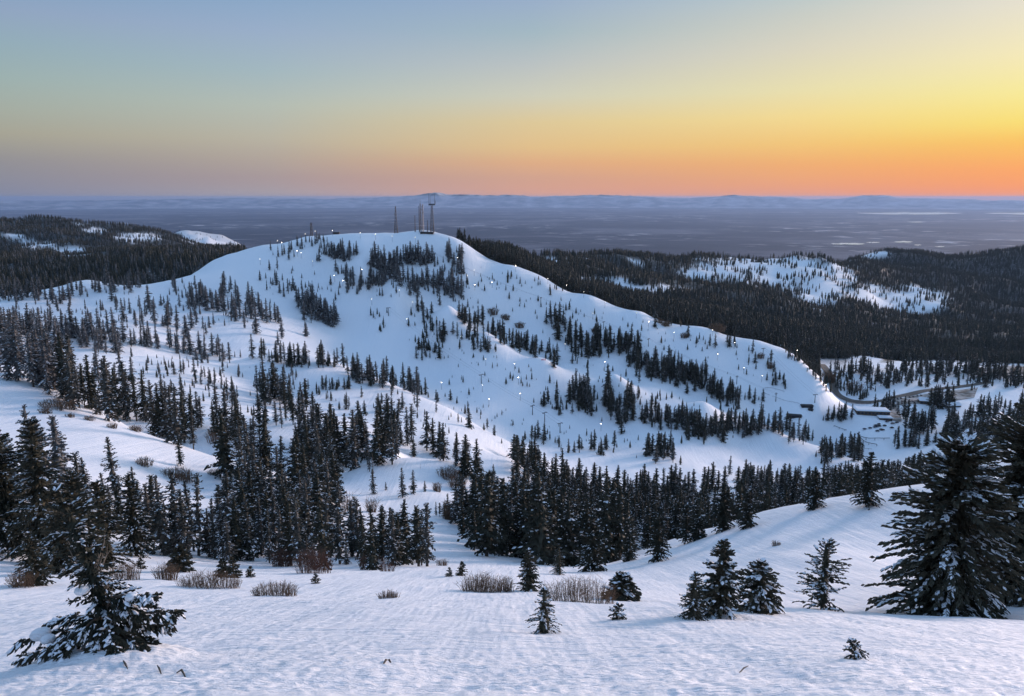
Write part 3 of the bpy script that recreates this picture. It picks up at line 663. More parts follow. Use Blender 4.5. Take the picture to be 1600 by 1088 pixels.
S('on the left shoulder of the ski hill','f',16,14,26,12,(408,428),(430,432),(446,455),(462,446),(481,524))
S('in the oblong stand in the wide ski run','f',16,26,40,10,(478,486),(506,498))
S('in the oblong stand in the wide ski run','f',7,34,46,4,(511,505),(524,504))
S('near the left summit of the ski hill','f',22,10,20,6,(428,398),(449,398),(496,376),(505,388),(500,411))
S('near the left summit of the ski hill','f',20,18,28,4,(516,402),(536,404),(554,400))
S('on the left face of the ski hill','f',22,18,28,6,(528,430),(547,432),(549,446),(570,448),(596,440),(580,452))
S('in the big stand under the towers','f',36,20,32,9,(585,416),(600,422),(622,430))
S('in the big stand under the towers','f',26,18,30,5,(621,408),(640,408),(678,412))
S('in the big stand under the towers','f',50,18,32,10,(630,440),(660,446),(690,452),(722,464))
S('on the ridge right of the towers','f',20,12,26,5,(691,412),(704,402),(719,396),(722,427),(697,427))
S('scattered on the ski hill face','d',26,6,14,8,(729,462),(755,436),(781,452),(800,434),(845,448),(866,458),(885,484),(911,484))
S('in the bushes of the wide ski run','d',8,8,16,6,(578,493),(603,504),(592,520))
S('down the spine of the ski hill spur','d',34,14,28,10,(642,487),(678,499),(660,522),(690,534),(650,550),(680,556))
S('in the gully behind the ski hill spur','d',50,18,30,7,(716,502),(755,512),(790,535),(830,548),(870,562))
S('on the near side of the ski hill spur','d',14,16,30,4,(714,528),(737,527),(742,546),(778,548))
S('in the gully between the ski runs','d',30,22,38,9,(857,506),(890,524),(900,555),(935,545))
S('in the gully between the ski runs','d',70,20,36,11,(925,540),(975,545),(1000,572),(1050,590))
S('in the gully between the ski runs','d',60,18,32,11,(1040,585),(1100,605),(1155,632))
S('in the gully between the ski runs','d',14,16,24,3,(1060,583),(1104,585))
S('in the clump beside the lower lift','d',8,16,22,3,(1160,622),(1186,627))
S('scattered along the right ridge','d',18,10,28,6,(1016,502),(1047,511),(1065,514),(1088,530),(1104,540),(1142,541),(1213,586))
S('in the clump on the lower right run','d',8,12,22,6,(1205,590),(1228,602))
S('in the stand on the lit spur','d',34,24,38,14,(898,612),(924,636))
S('in the stand on the lit spur','d',30,24,42,16,(945,630),(970,655),(985,640),(1000,630))
S('in the stand on the lit spur','d',50,18,30,10,(1003,652),(1060,660),(1100,676))
S('in the stand on the lit spur','d',40,22,36,8,(1070,684),(1142,672),(1196,672))
S('on the lower ski bowl','d',14,14,26,5,(838,632),(877,634),(888,648),(846,630))
S('at the foot of the ski bowl','d',16,20,38,5,(822,686),(854,688),(890,708),(940,705),(963,707))
S('at the foot of the ski bowl','d',18,28,38,8,(1011,712),(1052,716))
S('around the lower resort clearing','d',16,22,34,6,(1205,670),(1222,674),(1236,684),(1268,692))
S('around the lower resort clearing','d',22,22,36,8,(1280,716),(1320,712),(1345,718))
S('in the clump above the small parking lot','d',10,20,28,3,(1288,655),(1334,655))
S('between the two lodges','d',12,20,28,4,(1372,640),(1393,640))
S('below the upper lodge','d',20,34,48,8,(1411,668),(1457,674))
S('below the upper lodge','d',10,24,42,4,(1457,636),(1486,634))
S('in the clump right of the coaster','d',9,20,28,3,(1400,697),(1432,698))
S('right of the resort','d',50,34,55,14,(1478,684),(1530,690),(1580,680),(1600,670))
S('right of the resort','d',16,20,34,8,(1450,694),(1520,650),(1600,640))
S('on the bank behind the road','d',125,16,26,11,(1300,585),(1380,592),(1460,580),(1540,585),(1600,590))
S('on the bank behind the road','d',30,14,24,6,(1350,606),(1400,600),(1560,600),(1600,606))
S('scattered over the ski hill','f',60,4,17,16,(420,440),(520,450),(600,445),(700,440),(760,480))
S('scattered over the ski hill','d',60,3,12,20,(760,440),(850,490),(950,510),(1050,540),(1180,580))
S('scattered over the ski hill','d',60,3,14,22,(640,520),(700,560),(800,590),(900,620),(1000,640))
S('scattered over the ski hill','d',40,3,12,12,(700,610),(800,660),(900,690),(1000,690))
S('scattered over the ski hill','d',40,3,14,14,(900,580),(1000,615),(1100,650),(1180,680))
S('scattered over the far left snowfield','f',70,5,22,22,(0,500),(120,490),(230,480),(330,490),(420,480))
S('scattered over the far left snowfield','f',40,6,20,16,(200,560),(330,580),(420,590),(480,590))
S('scattered over the middle spur','d',40,5,24,22,(420,600),(520,640),(620,650),(720,670))
S('scattered over the bowl','d',26,6,22,26,(230,600),(320,610),(400,650))
S('in the brush along the end of the right ridge','d',40,8,20,4,(1235,556),(1258,566),(1275,582),(1288,598),(1294,610))
S('on the roadside below the right ridge','d',26,8,18,4,(1300,590),(1312,606),(1335,618),(1360,622))
pts_i = []     # every standing tree: phrase, kind, x, y, z, h, px
for ph, kind, n, h0, h1, dv, P in ST:
    if n > 5: n = int(n*(1.7 if h1 < 48 else 1.05))
    P = np.array(P, float); d = np.concatenate([[0], np.cumsum(np.hypot(*(P[1:]-P[:-1]).T))])
    s = rng.uniform(0, max(d[-1], 1e-6), n)
    if n > 3: s = np.clip((np.arange(n)+rng.uniform(0, 1, n))/n*d[-1], 0, d[-1])
    u = np.interp(s, d, P[:, 0]) if d[-1] > 0 else np.full(n, P[0, 0]); v = np.interp(s, d, P[:, 1]) if d[-1] > 0 else np.full(n, P[0, 1])
    if n > 1: u = u+rng.normal(0, 5 if h1 < 48 else 4, n); v = v+rng.normal(0, 0.75, n)*dv
    x, y, r, ok = hit(u, v); z = height(x, y)
    hp = rng.uniform(h0, h1, n)*np.where(rng.random(n) < 0.5, rng.uniform(0.3, 0.85, n), 1); hm = hp/F*np.hypot(r, z)
    for k in range(n):
        if ok[k]: pts_i.append((ph, kind, x[k], y[k], z[k], min(hm[k], 27), hp[k]))
def Wd(ph, kind, n, u0, u1, Y0, Y1, h0, h1):
    """a stand in ground the slope in front hides: spread over the ground itself"""
    u = rng.uniform(u0, u1, n); Y = np.sqrt(rng.uniform(Y0*Y0, Y1*Y1, n)); a = np.arctan((u-CX)/F/math.cos(PITCH)); x = Y*np.tan(a); y = Y
    z = height(x, y); h = rng.uniform(h0, h1, n)
    uu, vb = project(x, y, z); _, vt = project(x, y, z+h)
    for k in range(n): pts_i.append((ph, kind, x[k], y[k], z[k], h[k], vb[k]-vt[k]))
Wd('at the near edge of the central gully forest', 'd', 110, 735, 1000, 150, 270, 14, 22)
Wd('deep inside the central gully forest', 'd', 230, 800, 1120, 260, 500, 16, 25)
Wd('in the dense forest behind the right slope', 'd', 110, 1060, 1420, 185, 300, 14, 21)
Wd('in the dense forest behind the right slope', 'd', 190, 1060, 1480, 300, 520, 15, 24)
Wd('in the dense forest behind the right slope', 'd', 60, 1150, 1420, 520, 620, 14, 20)
Wd('in the stand left of the gully mouth', 'd', 26, 705, 800, 165, 260, 10, 18)
# about 300 of the largest are things of their own
pts_i.sort(key=lambda q: -q[6])
def near_hero(x, y): return False
dark = [q for q in pts_i if q[1] == 'd']; fro = [q for q in pts_i if q[1] == 'f']
single = [q for q in pts_i if q[6] < 0]
ND, NF = 260, 110
alone = [q for q in dark[ND:] if q[0].split()[0] in ('lone', 'standing', 'single', 'thin', 'stubby', 'fatter', 'slimmer', 'small')]
indiv = dark[:ND]+alone+fro[:NF]; ids = set(map(id, indiv)); rest = [q for q in pts_i if id(q) not in ids]
rs = random.Random(5)
STAT = {}
def dusted(x, y): return rs.random() < (0.7 if math.atan2(x, y) < -0.1 else 0.22)
for q in indiv:
    e = STAT.setdefault((q[0], q[1]), ([], [], [])); e[0].append(q[6]); e[1].append(math.atan2(q[2], q[3])); e[2].append(math.hypot(q[2], q[3]))
STAT = {k: tuple(map(np.array, v)) for k, v in STAT.items()}
for ph, kind, x, y, z, h, px_ in indiv:
    own = ph.split()[0] in ('lone', 'standing', 'single', 'thin', 'stubby', 'fatter', 'slimmer', 'small')
    nm = 'fir_tree' if kind == 'd' else 'frosted_fir_tree'
    if own: lb = ph if 'fir' in ph.split()[:8] else 'fir '+ph
    else:
        hs, us, ds = STAT[(ph, kind)]; k1 = np.mean(hs < px_); k2 = np.mean(us < math.atan2(x, y))
        size = 'tall ' if k1 > 0.66 else 'short ' if k1 < 0.33 else ''
        pos = ', left end' if k2 < 0.12 else ', left' if k2 < 0.38 else ', middle' if k2 < 0.62 else ', right' if k2 < 0.88 else ', right end'
        pos += ', front' if np.mean(ds < math.hypot(x, y)) < 0.5 else ', back'
        lb = size+('dark fir ' if kind == 'd' else 'frosted fir ')+ph+pos
    plant_tree(nm, rs.choice(MID['m' if kind == 'd' and dusted(x, y) else kind]), x, y, z-0.1, h, rs.uniform(0, 6.28), rs.uniform(0.82, 1.3)*(1.25 if h < 8 else 1.0), lb, None if own else 'firs '+ph)
# ---- all further trees: the rest of the stands and the forests on the far hills, as one mass
FP = [(q[2], q[3], q[4]-0.1, q[5], 'm' if q[1] == 'd' and dusted(q[2], q[3]) else q[1]) for q in rest]
def far_forest(n, a0, a1, r0, r1, h0, h1, kind='d', fro=0.0):
    a = rng.uniform(RAD(a0), RAD(a1), n); r = np.sqrt(rng.uniform(r0*r0, r1*r1, n)); x = r*np.sin(a); y = r*np.cos(a); z = height(x, y)
    u, v = project(x, y, z); o = openness(x, y, u, v)
    # the open ski slopes end at the ridge line: no forest on this side of it
    k = rng.random(n) > np.clip(o*1.15, 0, 0.97)
    cz = np.interp(np.degrees(a), RIDGE[0], RIDGE[1]); k &= r > cz*1.03; k &= ~((u > 1280) & (v > 561) & (r < 1500))
    h = rng.uniform(h0, h1, n)
    for i in np.nonzero(k)[0]: FP.append((x[i], y[i], z[i]-0.2, h[i], 'f' if rng.random() < fro else 'd'))
rp = [(u, Y) for u, v, Y in parse(CREST) if (v < 470 or u > 900) and 840 < Y < 1200 and u not in (960, 570, 620)]
rp = [(u, Y) for u, Y in rp if not (u in (1100, 1200, 1290) and Y < 800)]
rp = sorted((math.degrees(math.atan((u-CX)/F)), Y/math.cos(math.atan((u-CX)/F))) for u, Y in rp)
RIDGE = (np.array([p[0] for p in rp]+[24.0, 26.0, 50.0]), np.array([p[1] for p in rp]+[1080.0, 1180.0, 1250.0]))
RIDGE = (RIDGE[0], RIDGE[1])
far_forest(24000, -4, 40, 900, 2000, 14, 23)
far_forest(46000, -4, 40, 2000, 4600, 14, 23)
far_forest(12000, -42, -19, 1050, 2300, 12, 20, fro=0.25)
far_forest(24000, -42, -16, 2300, 4300, 12, 19, fro=0.2)
far_forest(2600, -30, -16, 4700, 6900, 10, 16, fro=0.2)
FPa = np.array([p[:4] for p in FP]); FK = np.array(['dfm'.index(p[4]) for p in FP])
fpx = FPa[:, 3]/np.hypot(FPa[:, 0], FPa[:, 1])*F
def joined(proto, name):
    """crown and trunk of a kind as one mesh"""
    c, t, H, Rr = proto
    b = bpy.data.meshes.new(name); import bmesh
    bm = bmesh.new(); bm.from_mesh(c); n = len(bm.faces); bm.from_mesh(t)
    bm.faces.ensure_lookup_table()
    for f in bm.faces[n:]: f.material_index = 2
    bm.to_mesh(b); bm.free()
    for m in (*[c.materials[0], c.materials[1]], M_bark): b.materials.append(m)
    return b
fm_ = bpy.data.meshes.new('forest'); fm_.vertices.add(len(FPa)); fm_.vertices.foreach_set('co', FPa[:, :3].astype(np.float32).ravel())
kinds = []
FAR['m'] = FAR['d']
for kk, key in enumerate('dfm'):
    kinds.append((kk, 0, [joined(p, 'stand_tree') for p in MID[key]])); kinds.append((kk, 1, [joined(p, 'distant_tree') for p in FAR[key]]))
sel = np.zeros(len(FPa), np.int32); nvar = 0; protos = []
for kk, lod, ms in kinds:
    w = np.nonzero((FK == kk) & ((fpx < 17) == bool(lod)))[0]
    sel[w] = nvar+rng.integers(0, len(ms), len(w)); nvar += len(ms); protos += ms
sclv = (FPa[:, 3]/18)[:, None]*np.stack([rng.uniform(0.78, 1.25, len(FPa))]*2+[np.ones(len(FPa))], 1)
for nm, ty, dat in (('which', 'INT', sel), ('turn', 'FLOAT', rng.uniform(0, 6.28, len(FPa)))):
    a_ = fm_.attributes.new(nm, ty, 'POINT'); a_.data.foreach_set('value', dat.astype(np.int32 if ty == 'INT' else np.float32))
a_ = fm_.attributes.new('size', 'FLOAT_VECTOR', 'POINT'); a_.data.foreach_set('vector', sclv.astype(np.float32).ravel())
forest = link('forest', fm_)
tag(forest, 'dark conifer forest covering the far hills and the remaining stands', 'forest', kind='stuff')
ng = bpy.data.node_groups.new('forest', 'GeometryNodeTree')
ng.interface.new_socket('Geometry', in_out='INPUT', socket_type='NodeSocketGeometry'); ng.interface.new_socket('Geometry', in_out='OUTPUT', socket_type='NodeSocketGeometry')
gi = ng.nodes.new('NodeGroupInput'); go = ng.nodes.new('NodeGroupOutput'); jn = ng.nodes.new('GeometryNodeJoinGeometry')
def nattr(nm, ty):
    q_ = ng.nodes.new('GeometryNodeInputNamedAttribute'); q_.data_type = ty; q_.inputs['Name'].default_value = nm
    return [s for s in q_.outputs if s.enabled and s.name == 'Attribute'][0]
w_ = nattr('which', 'INT'); t_ = nattr('turn', 'FLOAT'); s_ = nattr('size', 'FLOAT_VECTOR')
cx_ = ng.nodes.new('ShaderNodeCombineXYZ'); ng.links.new(t_, cx_.inputs['Z'])
for i, ms in enumerate(protos):
    po = bpy.data.objects.new('stand_tree', ms)
    oi_ = ng.nodes.new('GeometryNodeObjectInfo'); oi_.inputs['Object'].default_value = po; oi_.inputs['As Instance'].default_value = True
    ip = ng.nodes.new('GeometryNodeInstanceOnPoints'); cm = ng.nodes.new('FunctionNodeCompare'); cm.data_type = 'INT'; cm.operation = 'EQUAL'
    ia = [s for s in cm.inputs if s.enabled]; ng.links.new(w_, ia[0]); ia[1].default_value = i
    ng.links.new(gi.outputs[0], ip.inputs['Points']); ng.links.new(cm.outputs[0], ip.inputs['Selection']); ng.links.new(oi_.outputs['Geometry'], ip.inputs['Instance'])
    ng.links.new(cx_.outputs[0], ip.inputs['Rotation']); ng.links.new(s_, ip.inputs['Scale']); ng.links.new(ip.outputs[0], jn.inputs[0])
ng.links.new(jn.outputs[0], go.inputs[0])
md = forest.modifiers.new('forest', 'NODES'); md.node_group = ng
# ------------------------------------------------------------------ dead standing trunks
def snag(seed, H):
    g = np.random.default_rng(seed); zs = np.array([-0.4, 0.3*H, 0.7*H, H]); tv, tq = tube(np.stack([g.normal(0, 0.01, 4)*H, g.normal(0, 0.01, 4)*H, zs], 1), np.array([0.016, 0.013, 0.008, 0.003])*H, 5); av = [tv]; aq = [tq]; b = len(tv)
    for k in range(26):
        z = g.uniform(0.25, 0.97)*H; a = g.uniform(0, 6.28); l = H*0.10*g.uniform(0.4, 1.2)*(1.2-z/H)
        v_, q_ = tube(np.array([(0, 0, z), (math.cos(a)*l, math.sin(a)*l, z+l*g.uniform(-0.3, 0.3))]), (0.004*H, 0.0015*H), 3); av.append(v_); aq.append(q_+b); b += len(v_)
    return mesh_np('dead_trunk', np.vstack(av), [np.vstack(aq)], [M_dead])
for i, (u, vb, vt, lb) in enumerate([(154,495,475,'bare dead trunk high on the far left snowfield'),(178,540,500,'tall bare snag in the frosted left stand'),(312,545,522,'thin dead trunk right of the frosted stand'),(358,508,494,'small dead pole on the far left slope'),
      (473,468,446,'dead snag at the top of the oblong stand'),(543,806,768,'pale dead trunk below the little snow knoll'),(583,745,708,'thin dead spire on top of the little knoll'),(657,733,724,'short broken stump on the knoll crest'),(518,754,746,'short dark stump left of the knoll'),(90,632,606,'bare grey snag on the left shoulder crest'),(884,506,485,'bare dead trunk among the ski hill firs'),(1000,640,618,'dead grey trunk in the lit spur stand')]):
    x, y, z, h, r = base_of(u, vb, vt); tag(link('dead_trunk', snag(700+i, h), loc=(x, y, z)), lb, 'dead tree')
# ------------------------------------------------------------------ bare shrubs
def shrub_mesh(seed, w, d, h, n, mat, rad):
    rg = np.random.default_rng(seed); av = []; aq = []; b = 0
    for i in range(n):
        a = rg.uniform(0, 6.28); q = math.sqrt(rg.random()); bx, by = q*math.cos(a)*w*0.42, q*math.sin(a)*d*0.42
        hh = h*rg.uniform(0.55, 1.1)*(1-0.35*q*q); out = rg.uniform(0.05, 0.5)*hh
        ox, oy = math.cos(a)*out*q+rg.normal(0, 0.12)*hh, math.sin(a)*out*q+rg.normal(0, 0.12)*hh
        P = np.array([(bx, by, -0.1), (bx+ox*0.35, by+oy*0.35, hh*0.5), (bx+ox, by+oy, hh)])
        v_, q_ = tube(P, (rad, rad*0.8, rad*0.35), 3); av.append(v_); aq.append(q_+b); b += len(v_)
        for k in range(2):
            s_ = rg.uniform(0.35, 0.8); c = P[1]*(1-s_)+P[2]*s_; e = c+np.array([rg.normal(0, 0.2)*hh, rg.normal(0, 0.2)*hh, rg.uniform(0.12, 0.3)*hh])
            v_, q_ = tube(np.array([c, e]), (rad*0.7, rad*0.3), 3); av.append(v_); aq.append(q_+b); b += len(v_)
    return mesh_np('bare_shrub', np.vstack(av), [np.vstack(aq)], [mat])
SH = [(905,941,118,33,M_twig,260,'wide brown leafless shrub in the middle of the slope'),(752,925,66,26,M_twig,190,'dark double leafless shrub below the central grove'),
 (327,918,96,22,M_twig,240,'long low leafless shrub in front of two small firs'),(430,931,72,19,M_twig,190,'low pale brown shrub alone on the left snow'),
 (608,934,34,11,M_twig,90,'smallest low shrub alone on the open snow'),(260,906,32,26,M_twig,90,'round leafless shrub beside a young fir'),
 (197,906,40,26,M_twig,90,'leafless shrub at the right foot of the left grove'),(34,917,32,26,M_twig,80,'pale leafless shrub left of the broken fir'),
 (490,896,56,38,M_redtwig,220,'reddish leafless bush at the foot of the fir row'),(440,886,34,32,M_redtwig,110,'dark reddish bush left of the bigger reddish bush'),
 (580,890,36,24,M_redtwig,120,'rounded red-brown bush below the dark stand'),(605,893,24,15,M_redtwig,80,'low red-brown bush right of the rounded one'),
 (690,884,18,10,M_twig,40,'thin pale twigs between the two groves'),(788,924,34,22,M_twig,80,'thin leafless shrub between two denser shrubs'),(1212,853,13,9,M_twig,30,'tiny grass-like shrub alone on the right slope'),
 (90,638,52,16,M_twig,120,'bushy brown shrub on the crest of the left shoulder'),(72,646,18,12,M_twig,40,'dark little shrub left of the bushy crest shrub'),
 (110,652,14,7,M_twig,30,'small brown tuft high on the left shoulder'),(140,657,18,8,M_twig,35,'brown tuft below the crest trees of the left shoulder'),(175,669,16,8,M_twig,35,'brown tuft halfway down the left shoulder'),
 (212,674,22,10,M_twig,50,'brown shrub at the lower crest trees of the left shoulder'),(275,748,46,18,M_twig,110,'spreading brown shrub low on the left shoulder'),(292,752,30,14,M_twig,70,'denser brown shrub right of the spreading one'),
 (225,728,26,14,M_twig,60,'brown shrub among firs low on the left shoulder'),(334,742,20,9,M_twig,40,'small brown shrub at the right end of the left shoulder'),(340,690,34,20,M_twig,70,'grey-brown shrub in the hollow behind the shoulder'),
 (338,680,24,14,M_twig,50,'brown bush on the far side of the hollow'),(700,747,34,18,M_twig,80,'grey shrub on the right side of the little knoll'),(715,762,28,18,M_twig,80,'dark shrub under the file of tall firs'),(683,768,14,14,M_twig,40,'thin pale shrub on the knoll front'),
 (545,806,18,36,M_twig,40,'thin leafless sapling clump below the knoll'),(580,800,16,22,M_twig,40,'pale leafless saplings above the dark stand'),(702,812,22,30,M_twig,70,'leafless bush behind the clump below the knoll'),(730,806,26,26,M_twig,70,'pale leafless bush at the gully mouth'),
 (790,500,14,10,M_twig,40,'grey brush high in the hill gully'),(770,492,16,12,M_twig,40,'grey brush at the top of the hill gully'),(812,512,14,10,M_twig,40,'grey brush midway in the hill gully'),(930,520,12,10,M_twig,40,'grey brush above the gully firs'),
 (1040,510,14,9,M_twig,40,'grey brush on the upper right ridge'),(1030,505,12,8,M_twig,30,'low brush left of the ridge brush'),(1070,528,14,9,M_twig,40,'brown brush on the right ridge below a lone fir'),(1120,512,30,7,M_twig,60,'brown brush along the right ridge crest'),
 (1188,560,12,9,M_twig,30,'pale brush on the lower right knob'),(1203,576,9,12,M_twig,30,'pale sapling brush left of the knob firs'),(1296,598,14,18,M_twig,60,'brown brush beside the road bend'),(1335,610,26,14,M_twig,60,'pale brush inside the road bend')]
for i, (u, v, w, h, mt, n, lb) in enumerate(SH):
    x, y, z, hm, r = base_of(u, v, v-h); sc_ = math.hypot(r, z)/F
    o = link('bare_shrub', shrub_mesh(500+i, w*sc_*1.05, min(w*sc_*0.7, h*sc_*2.2), hm, int(n*(1.1 if mt is M_redtwig else 1.9)), mt, max(0.006, (0.00018 if mt is M_redtwig else 0.00023)*r)), loc=(x, y, z-0.05), rotz=0.0)
    tag(o, lb, 'shrub')
# ------------------------------------------------------------------ the broken fir on its drift
bx, by = MOUND[0][0]+0.08, MOUND[0][1]+0.15; bz = float(height(np.array([bx]), np.array([by]))[0])
bf = link('broken_fir', None, loc=(bx, by, bz-0.1)); bf.scale = (0.88, 0.88, 1.22); tag(bf, 'broken snow-laden fir sprawling over a drift in the lower left corner', 'tree')
cr_, tr_, _, _ = conifer(900, 2.7, 0.78, 24, 7, 16, sl_near(0.16), 0.20, 0.16, 0.12, 0.15, 0.32, 0.3, True, True, True, lean=-0.30, core=0.3, tiers=30, sides=12)
link('crown', cr_, bf); link('trunk', tr_, bf)
rg = np.random.default_rng(77)
def bough(az, L0, z0, p0, k, snow, seed):
    g = np.random.default_rng(seed); st = []; A_ = []; LL = []; PP = []; KK = []
    for j in range(16):       # side twigs fanning off the bough
        s = 0.15+0.85*j/15; h = L0*s*math.cos(p0); c = (math.cos(az)*h, math.sin(az)*h, z0+L0*(s*math.sin(p0)-k*s*s))
        for sd in (-1, 1):
            st.append(c); A_.append(az+sd*g.uniform(0.3, 1.0)); LL.append(L0*g.uniform(0.16, 0.34)*(1.15-0.6*s)); PP.append(g.uniform(-0.35, 0.15)); KK.append(0.2)
    V, Q, mi = sprays((np.array(st), np.array(A_), np.array(LL), np.array(PP), np.array(KK)), g, 13, lambda l, s: 0.11+0*l, 0.22, snow, True, True)
    s_ = np.linspace(0, 1, 6); h = L0*s_*math.cos(p0); tv, tq = tube(np.stack([math.cos(az)*h, math.sin(az)*h, z0+L0*(s_*math.sin(p0)-k*s_*s_)], 1), 0.035*(1.1-s_), 5)
    nq = len(Q)
    return mesh_np('bough', np.vstack([V, tv]), [Q, tq+len(V)], [M_needle, M_puff, M_bark], np.concatenate([mi, np.full(len(tq), 2)]))
for i, (az, L0, z0, p0, k, sn) in enumerate([(RAD(178),2.0,0.30,0.10,0.22,0.45),(RAD(192),1.7,0.22,0.05,0.2,0.35),(RAD(165),1.5,0.45,0.15,0.25,0.3),(RAD(2),1.55,0.5,0.18,0.12,0.12),(RAD(-12),1.25,0.85,0.26,0.12,0.15),(RAD(-30),1.35,0.35,0.05,0.12,0.15),
      (RAD(18),1.25,0.3,0.05,0.12,0.1),(RAD(-55),1.2,0.5,0.1,0.2,0.12),(RAD(-80),1.1,0.45,0.1,0.25,0.15),(RAD(-110),1.1,0.6,0.1,0.3,0.15),(RAD(-140),1.2,0.4,0.1,0.2,0.2),(RAD(60),1.1,0.5,0.1,0.2,0.1),(RAD(-5),1.2,0.2,0.0,0.1,0.1),(RAD(-20),1.0,0.75,0.1,0.1,0.1)]):
    link('bough', bough(az, L0, z0, p0, k, sn, 40+i), bf)
for i in range(26):
    a = rg.uniform(-0.6, 0.9) if i % 3 else rg.uniform(2.2, 3.8); l = rg.uniform(0.3, 0.62); z0 = rg.uniform(0.5, 1.5); x0 = -0.30*z0*z0/2.7
    P = [(x0, 0, z0), (x0+math.cos(a)*l*0.35, math.sin(a)*l*0.35, z0+l*0.2), (x0+math.cos(a)*l*0.6, math.sin(a)*l*0.6, z0+l*0.62), (x0+math.cos(a)*l*0.7+rg.normal(0, 0.08), math.sin(a)*l*0.7, z0+l*0.95)]
    tv, tq = tube(P, (0.018, 0.013, 0.009, 0.003), 5); link('dead_branch', mesh_np('dead_branch', tv, [tq], [M_dead]), bf)
for i, (dx, dy, dz, r_) in enumerate([(-0.35,-0.75,0.16,0.24),(-1.45,-0.1,0.28,0.22),(-1.2,-0.25,0.26,0.16),(0.75,-0.2,0.98,0.15),(-0.25,-0.35,1.15,0.16)]):
    m_ = MB(); m_.ball((dx, dy, dz), r_, 0, 12, 7, 0.42); link('snow_lump', m_.mesh('snow_lump', [M_snow], True), bf)
def twig(pts, rad, name, lb, mat):
    P = []
    for u, v, up in pts:
        x, y, r, _ = hit(u, v); P.append((x[0], y[0], float(height(x, y)[0])+up))
    tv, tq = tube(P, rad, 5); tag(link(name, mesh_np(name, tv, [tq], [mat])), lb, 'branch')
twig([(598,1038,-0.02),(603,1035,0.04),(608,1035,0.05),(613,1038,-0.02)], (0.012,0.02,0.02,0.008), 'fallen_twig', 'short dark twig poking from the open foreground snow', M_bark)
twig([(1154,1052,0.0),(1162,1048,0.05),(1169,1045,0.06)], (0.006,0.014,0.006), 'fallen_twig', 'thin dark twig on the lower right snow', M_bark)
twig([(193,1034,0.02),(196,1040,0.03),(200,1046,0.0)], (0.012,0.02,0.006), 'branch_stub', 'crooked dark stub in the drift under the broken fir', M_bark)
twig([(246,1044,0.03),(249,1048,0.05),(252,1054,0.0)], (0.008,0.018,0.008), 'branch_stub', 'dark branch stub at the right end of the drift', M_bark)
twig([(276,1052,0.0),(284,1052,0.05),(290,1058,0.0)], (0.008,0.02,0.01), 'branch_stub', 'dark curved stub just right of the drift', M_bark)
# ------------------------------------------------------------------ antenna towers on the summit
def lattice(name, u, vb, vt, wb, wt, lb, mat, th=0.28, extra=None):
    x, y, z, h, r = base_of(u, vb, vt); e = link(name, None, loc=(x, y, z-0.3)); tag(e, lb, 'tower', 'antenna towers on the summit')
    cs = [(1,1),(1,-1),(-1,-1),(-1,1)]
    for sx, sy in cs:
        m_ = MB(); m_.bar((sx*wb, sy*wb, 0), (sx*wt, sy*wt, h), th, th*0.7, 5); m_.build('leg', mat, e)
    m_ = MB(); n = max(5, int(h/4.5))
    for k in range(n):
        f0, f1 = k/n, (k+1)/n; w0, w1 = wb+(wt-wb)*f0, wb+(wt-wb)*f1
        for i in range(4):
            a, b = cs[i], cs[(i+1) % 4]
            m_.bar((a[0]*w0, a[1]*w0, h*f0), (b[0]*w1, b[1]*w1, h*f1), th*0.5, None, 4); m_.bar((a[0]*w1, a[1]*w1, h*f1), (b[0]*w1, b[1]*w1, h*f1), th*0.5, None, 4)
    m_.build('bracing', mat, e)
    if extra: extra(e, h)
    return e
def whip(e, pts, mat=None):
    for x, y, z0, z1, r in pts: m_ = MB(); m_.bar((x, y, z0), (x, y, z1), r, r*0.7, 6); m_.build('antenna', mat or M_steel, e)
def panels(e, hs, w, mat=None):
    for k, h in enumerate(hs): m_ = MB(); m_.box((w*(1 if k % 2 else -1), -w, h), (0.9, 0.6, 2.6)); m_.build('antenna_panel', mat or M_steel, e)
def crown_platform(e, h):
    m_ = MB(); m_.box((0, 0, h+0.6), (9.0, 3.2, 1.6)); m_.box((0, 0, h+1.9), (8.0, 2.6, 0.5)); m_.build('platform', M_dsteel, e)
    whip(e, [(-4.0,0,h+1.2,h+17,0.34),(-2.2,0,h+1.2,h+12.5,0.30),(4.2,0,h+1.2,h+17,0.34),(4.9,0.4,h+1.2,h+6.5,0.42)]); panels(e, (h*0.35, h*0.5, h*0.62, h*0.2), 1.5)
lattice('antenna_tower', 675.5, 363, 320.5, 2.3, 0.9, 'tallest tower with a platform and forked whip antennas', M_dsteel, 0.36, crown_platform)
lattice('antenna_tower', 619, 364, 322, 2.1, 0.35, 'tapering lattice tower standing apart left of the others', M_dsteel, 0.3, lambda e, h: panels(e, (h*0.7, h*0.62, h*0.3, h*0.15), 1.1))
lattice('antenna_tower', 657.5, 363, 318, 1.0, 0.5, 'slim lattice mast with a needle tip beside the tallest tower', M_dsteel, 0.26, lambda e, h: whip(e, [(0,0,h,h+6.5,0.22)]))
lattice('antenna_tower', 661, 363, 318.5, 0.9, 0.6, 'slim lattice mast with panels nearest the tallest tower', M_steel, 0.26, lambda e, h: panels(e, (h*0.8, h*0.7, h*0.9), 0.8))
lattice('antenna_tower', 655.3, 363, 321.5, 0.35, 0.2, 'thinnest tall mast left of the slim lattice pair', M_dsteel, 0.2)
lattice('antenna_tower', 648.8, 363, 336, 0.6, 0.2, 'short thin mast left of the mast cluster', M_dsteel, 0.2)
lattice('antenna_tower', 668, 363, 344, 0.6, 0.2, 'shortest mast between the slim pair and tallest tower', M_dsteel, 0.2)
lattice('antenna_tower', 487, 365, 348, 1.3, 0.9, 'stubby tower on the left summit of the ski hill', M_dsteel, 0.3, lambda e, h: panels(e, (h*0.8, h*0.6, h*0.4), 1.0))
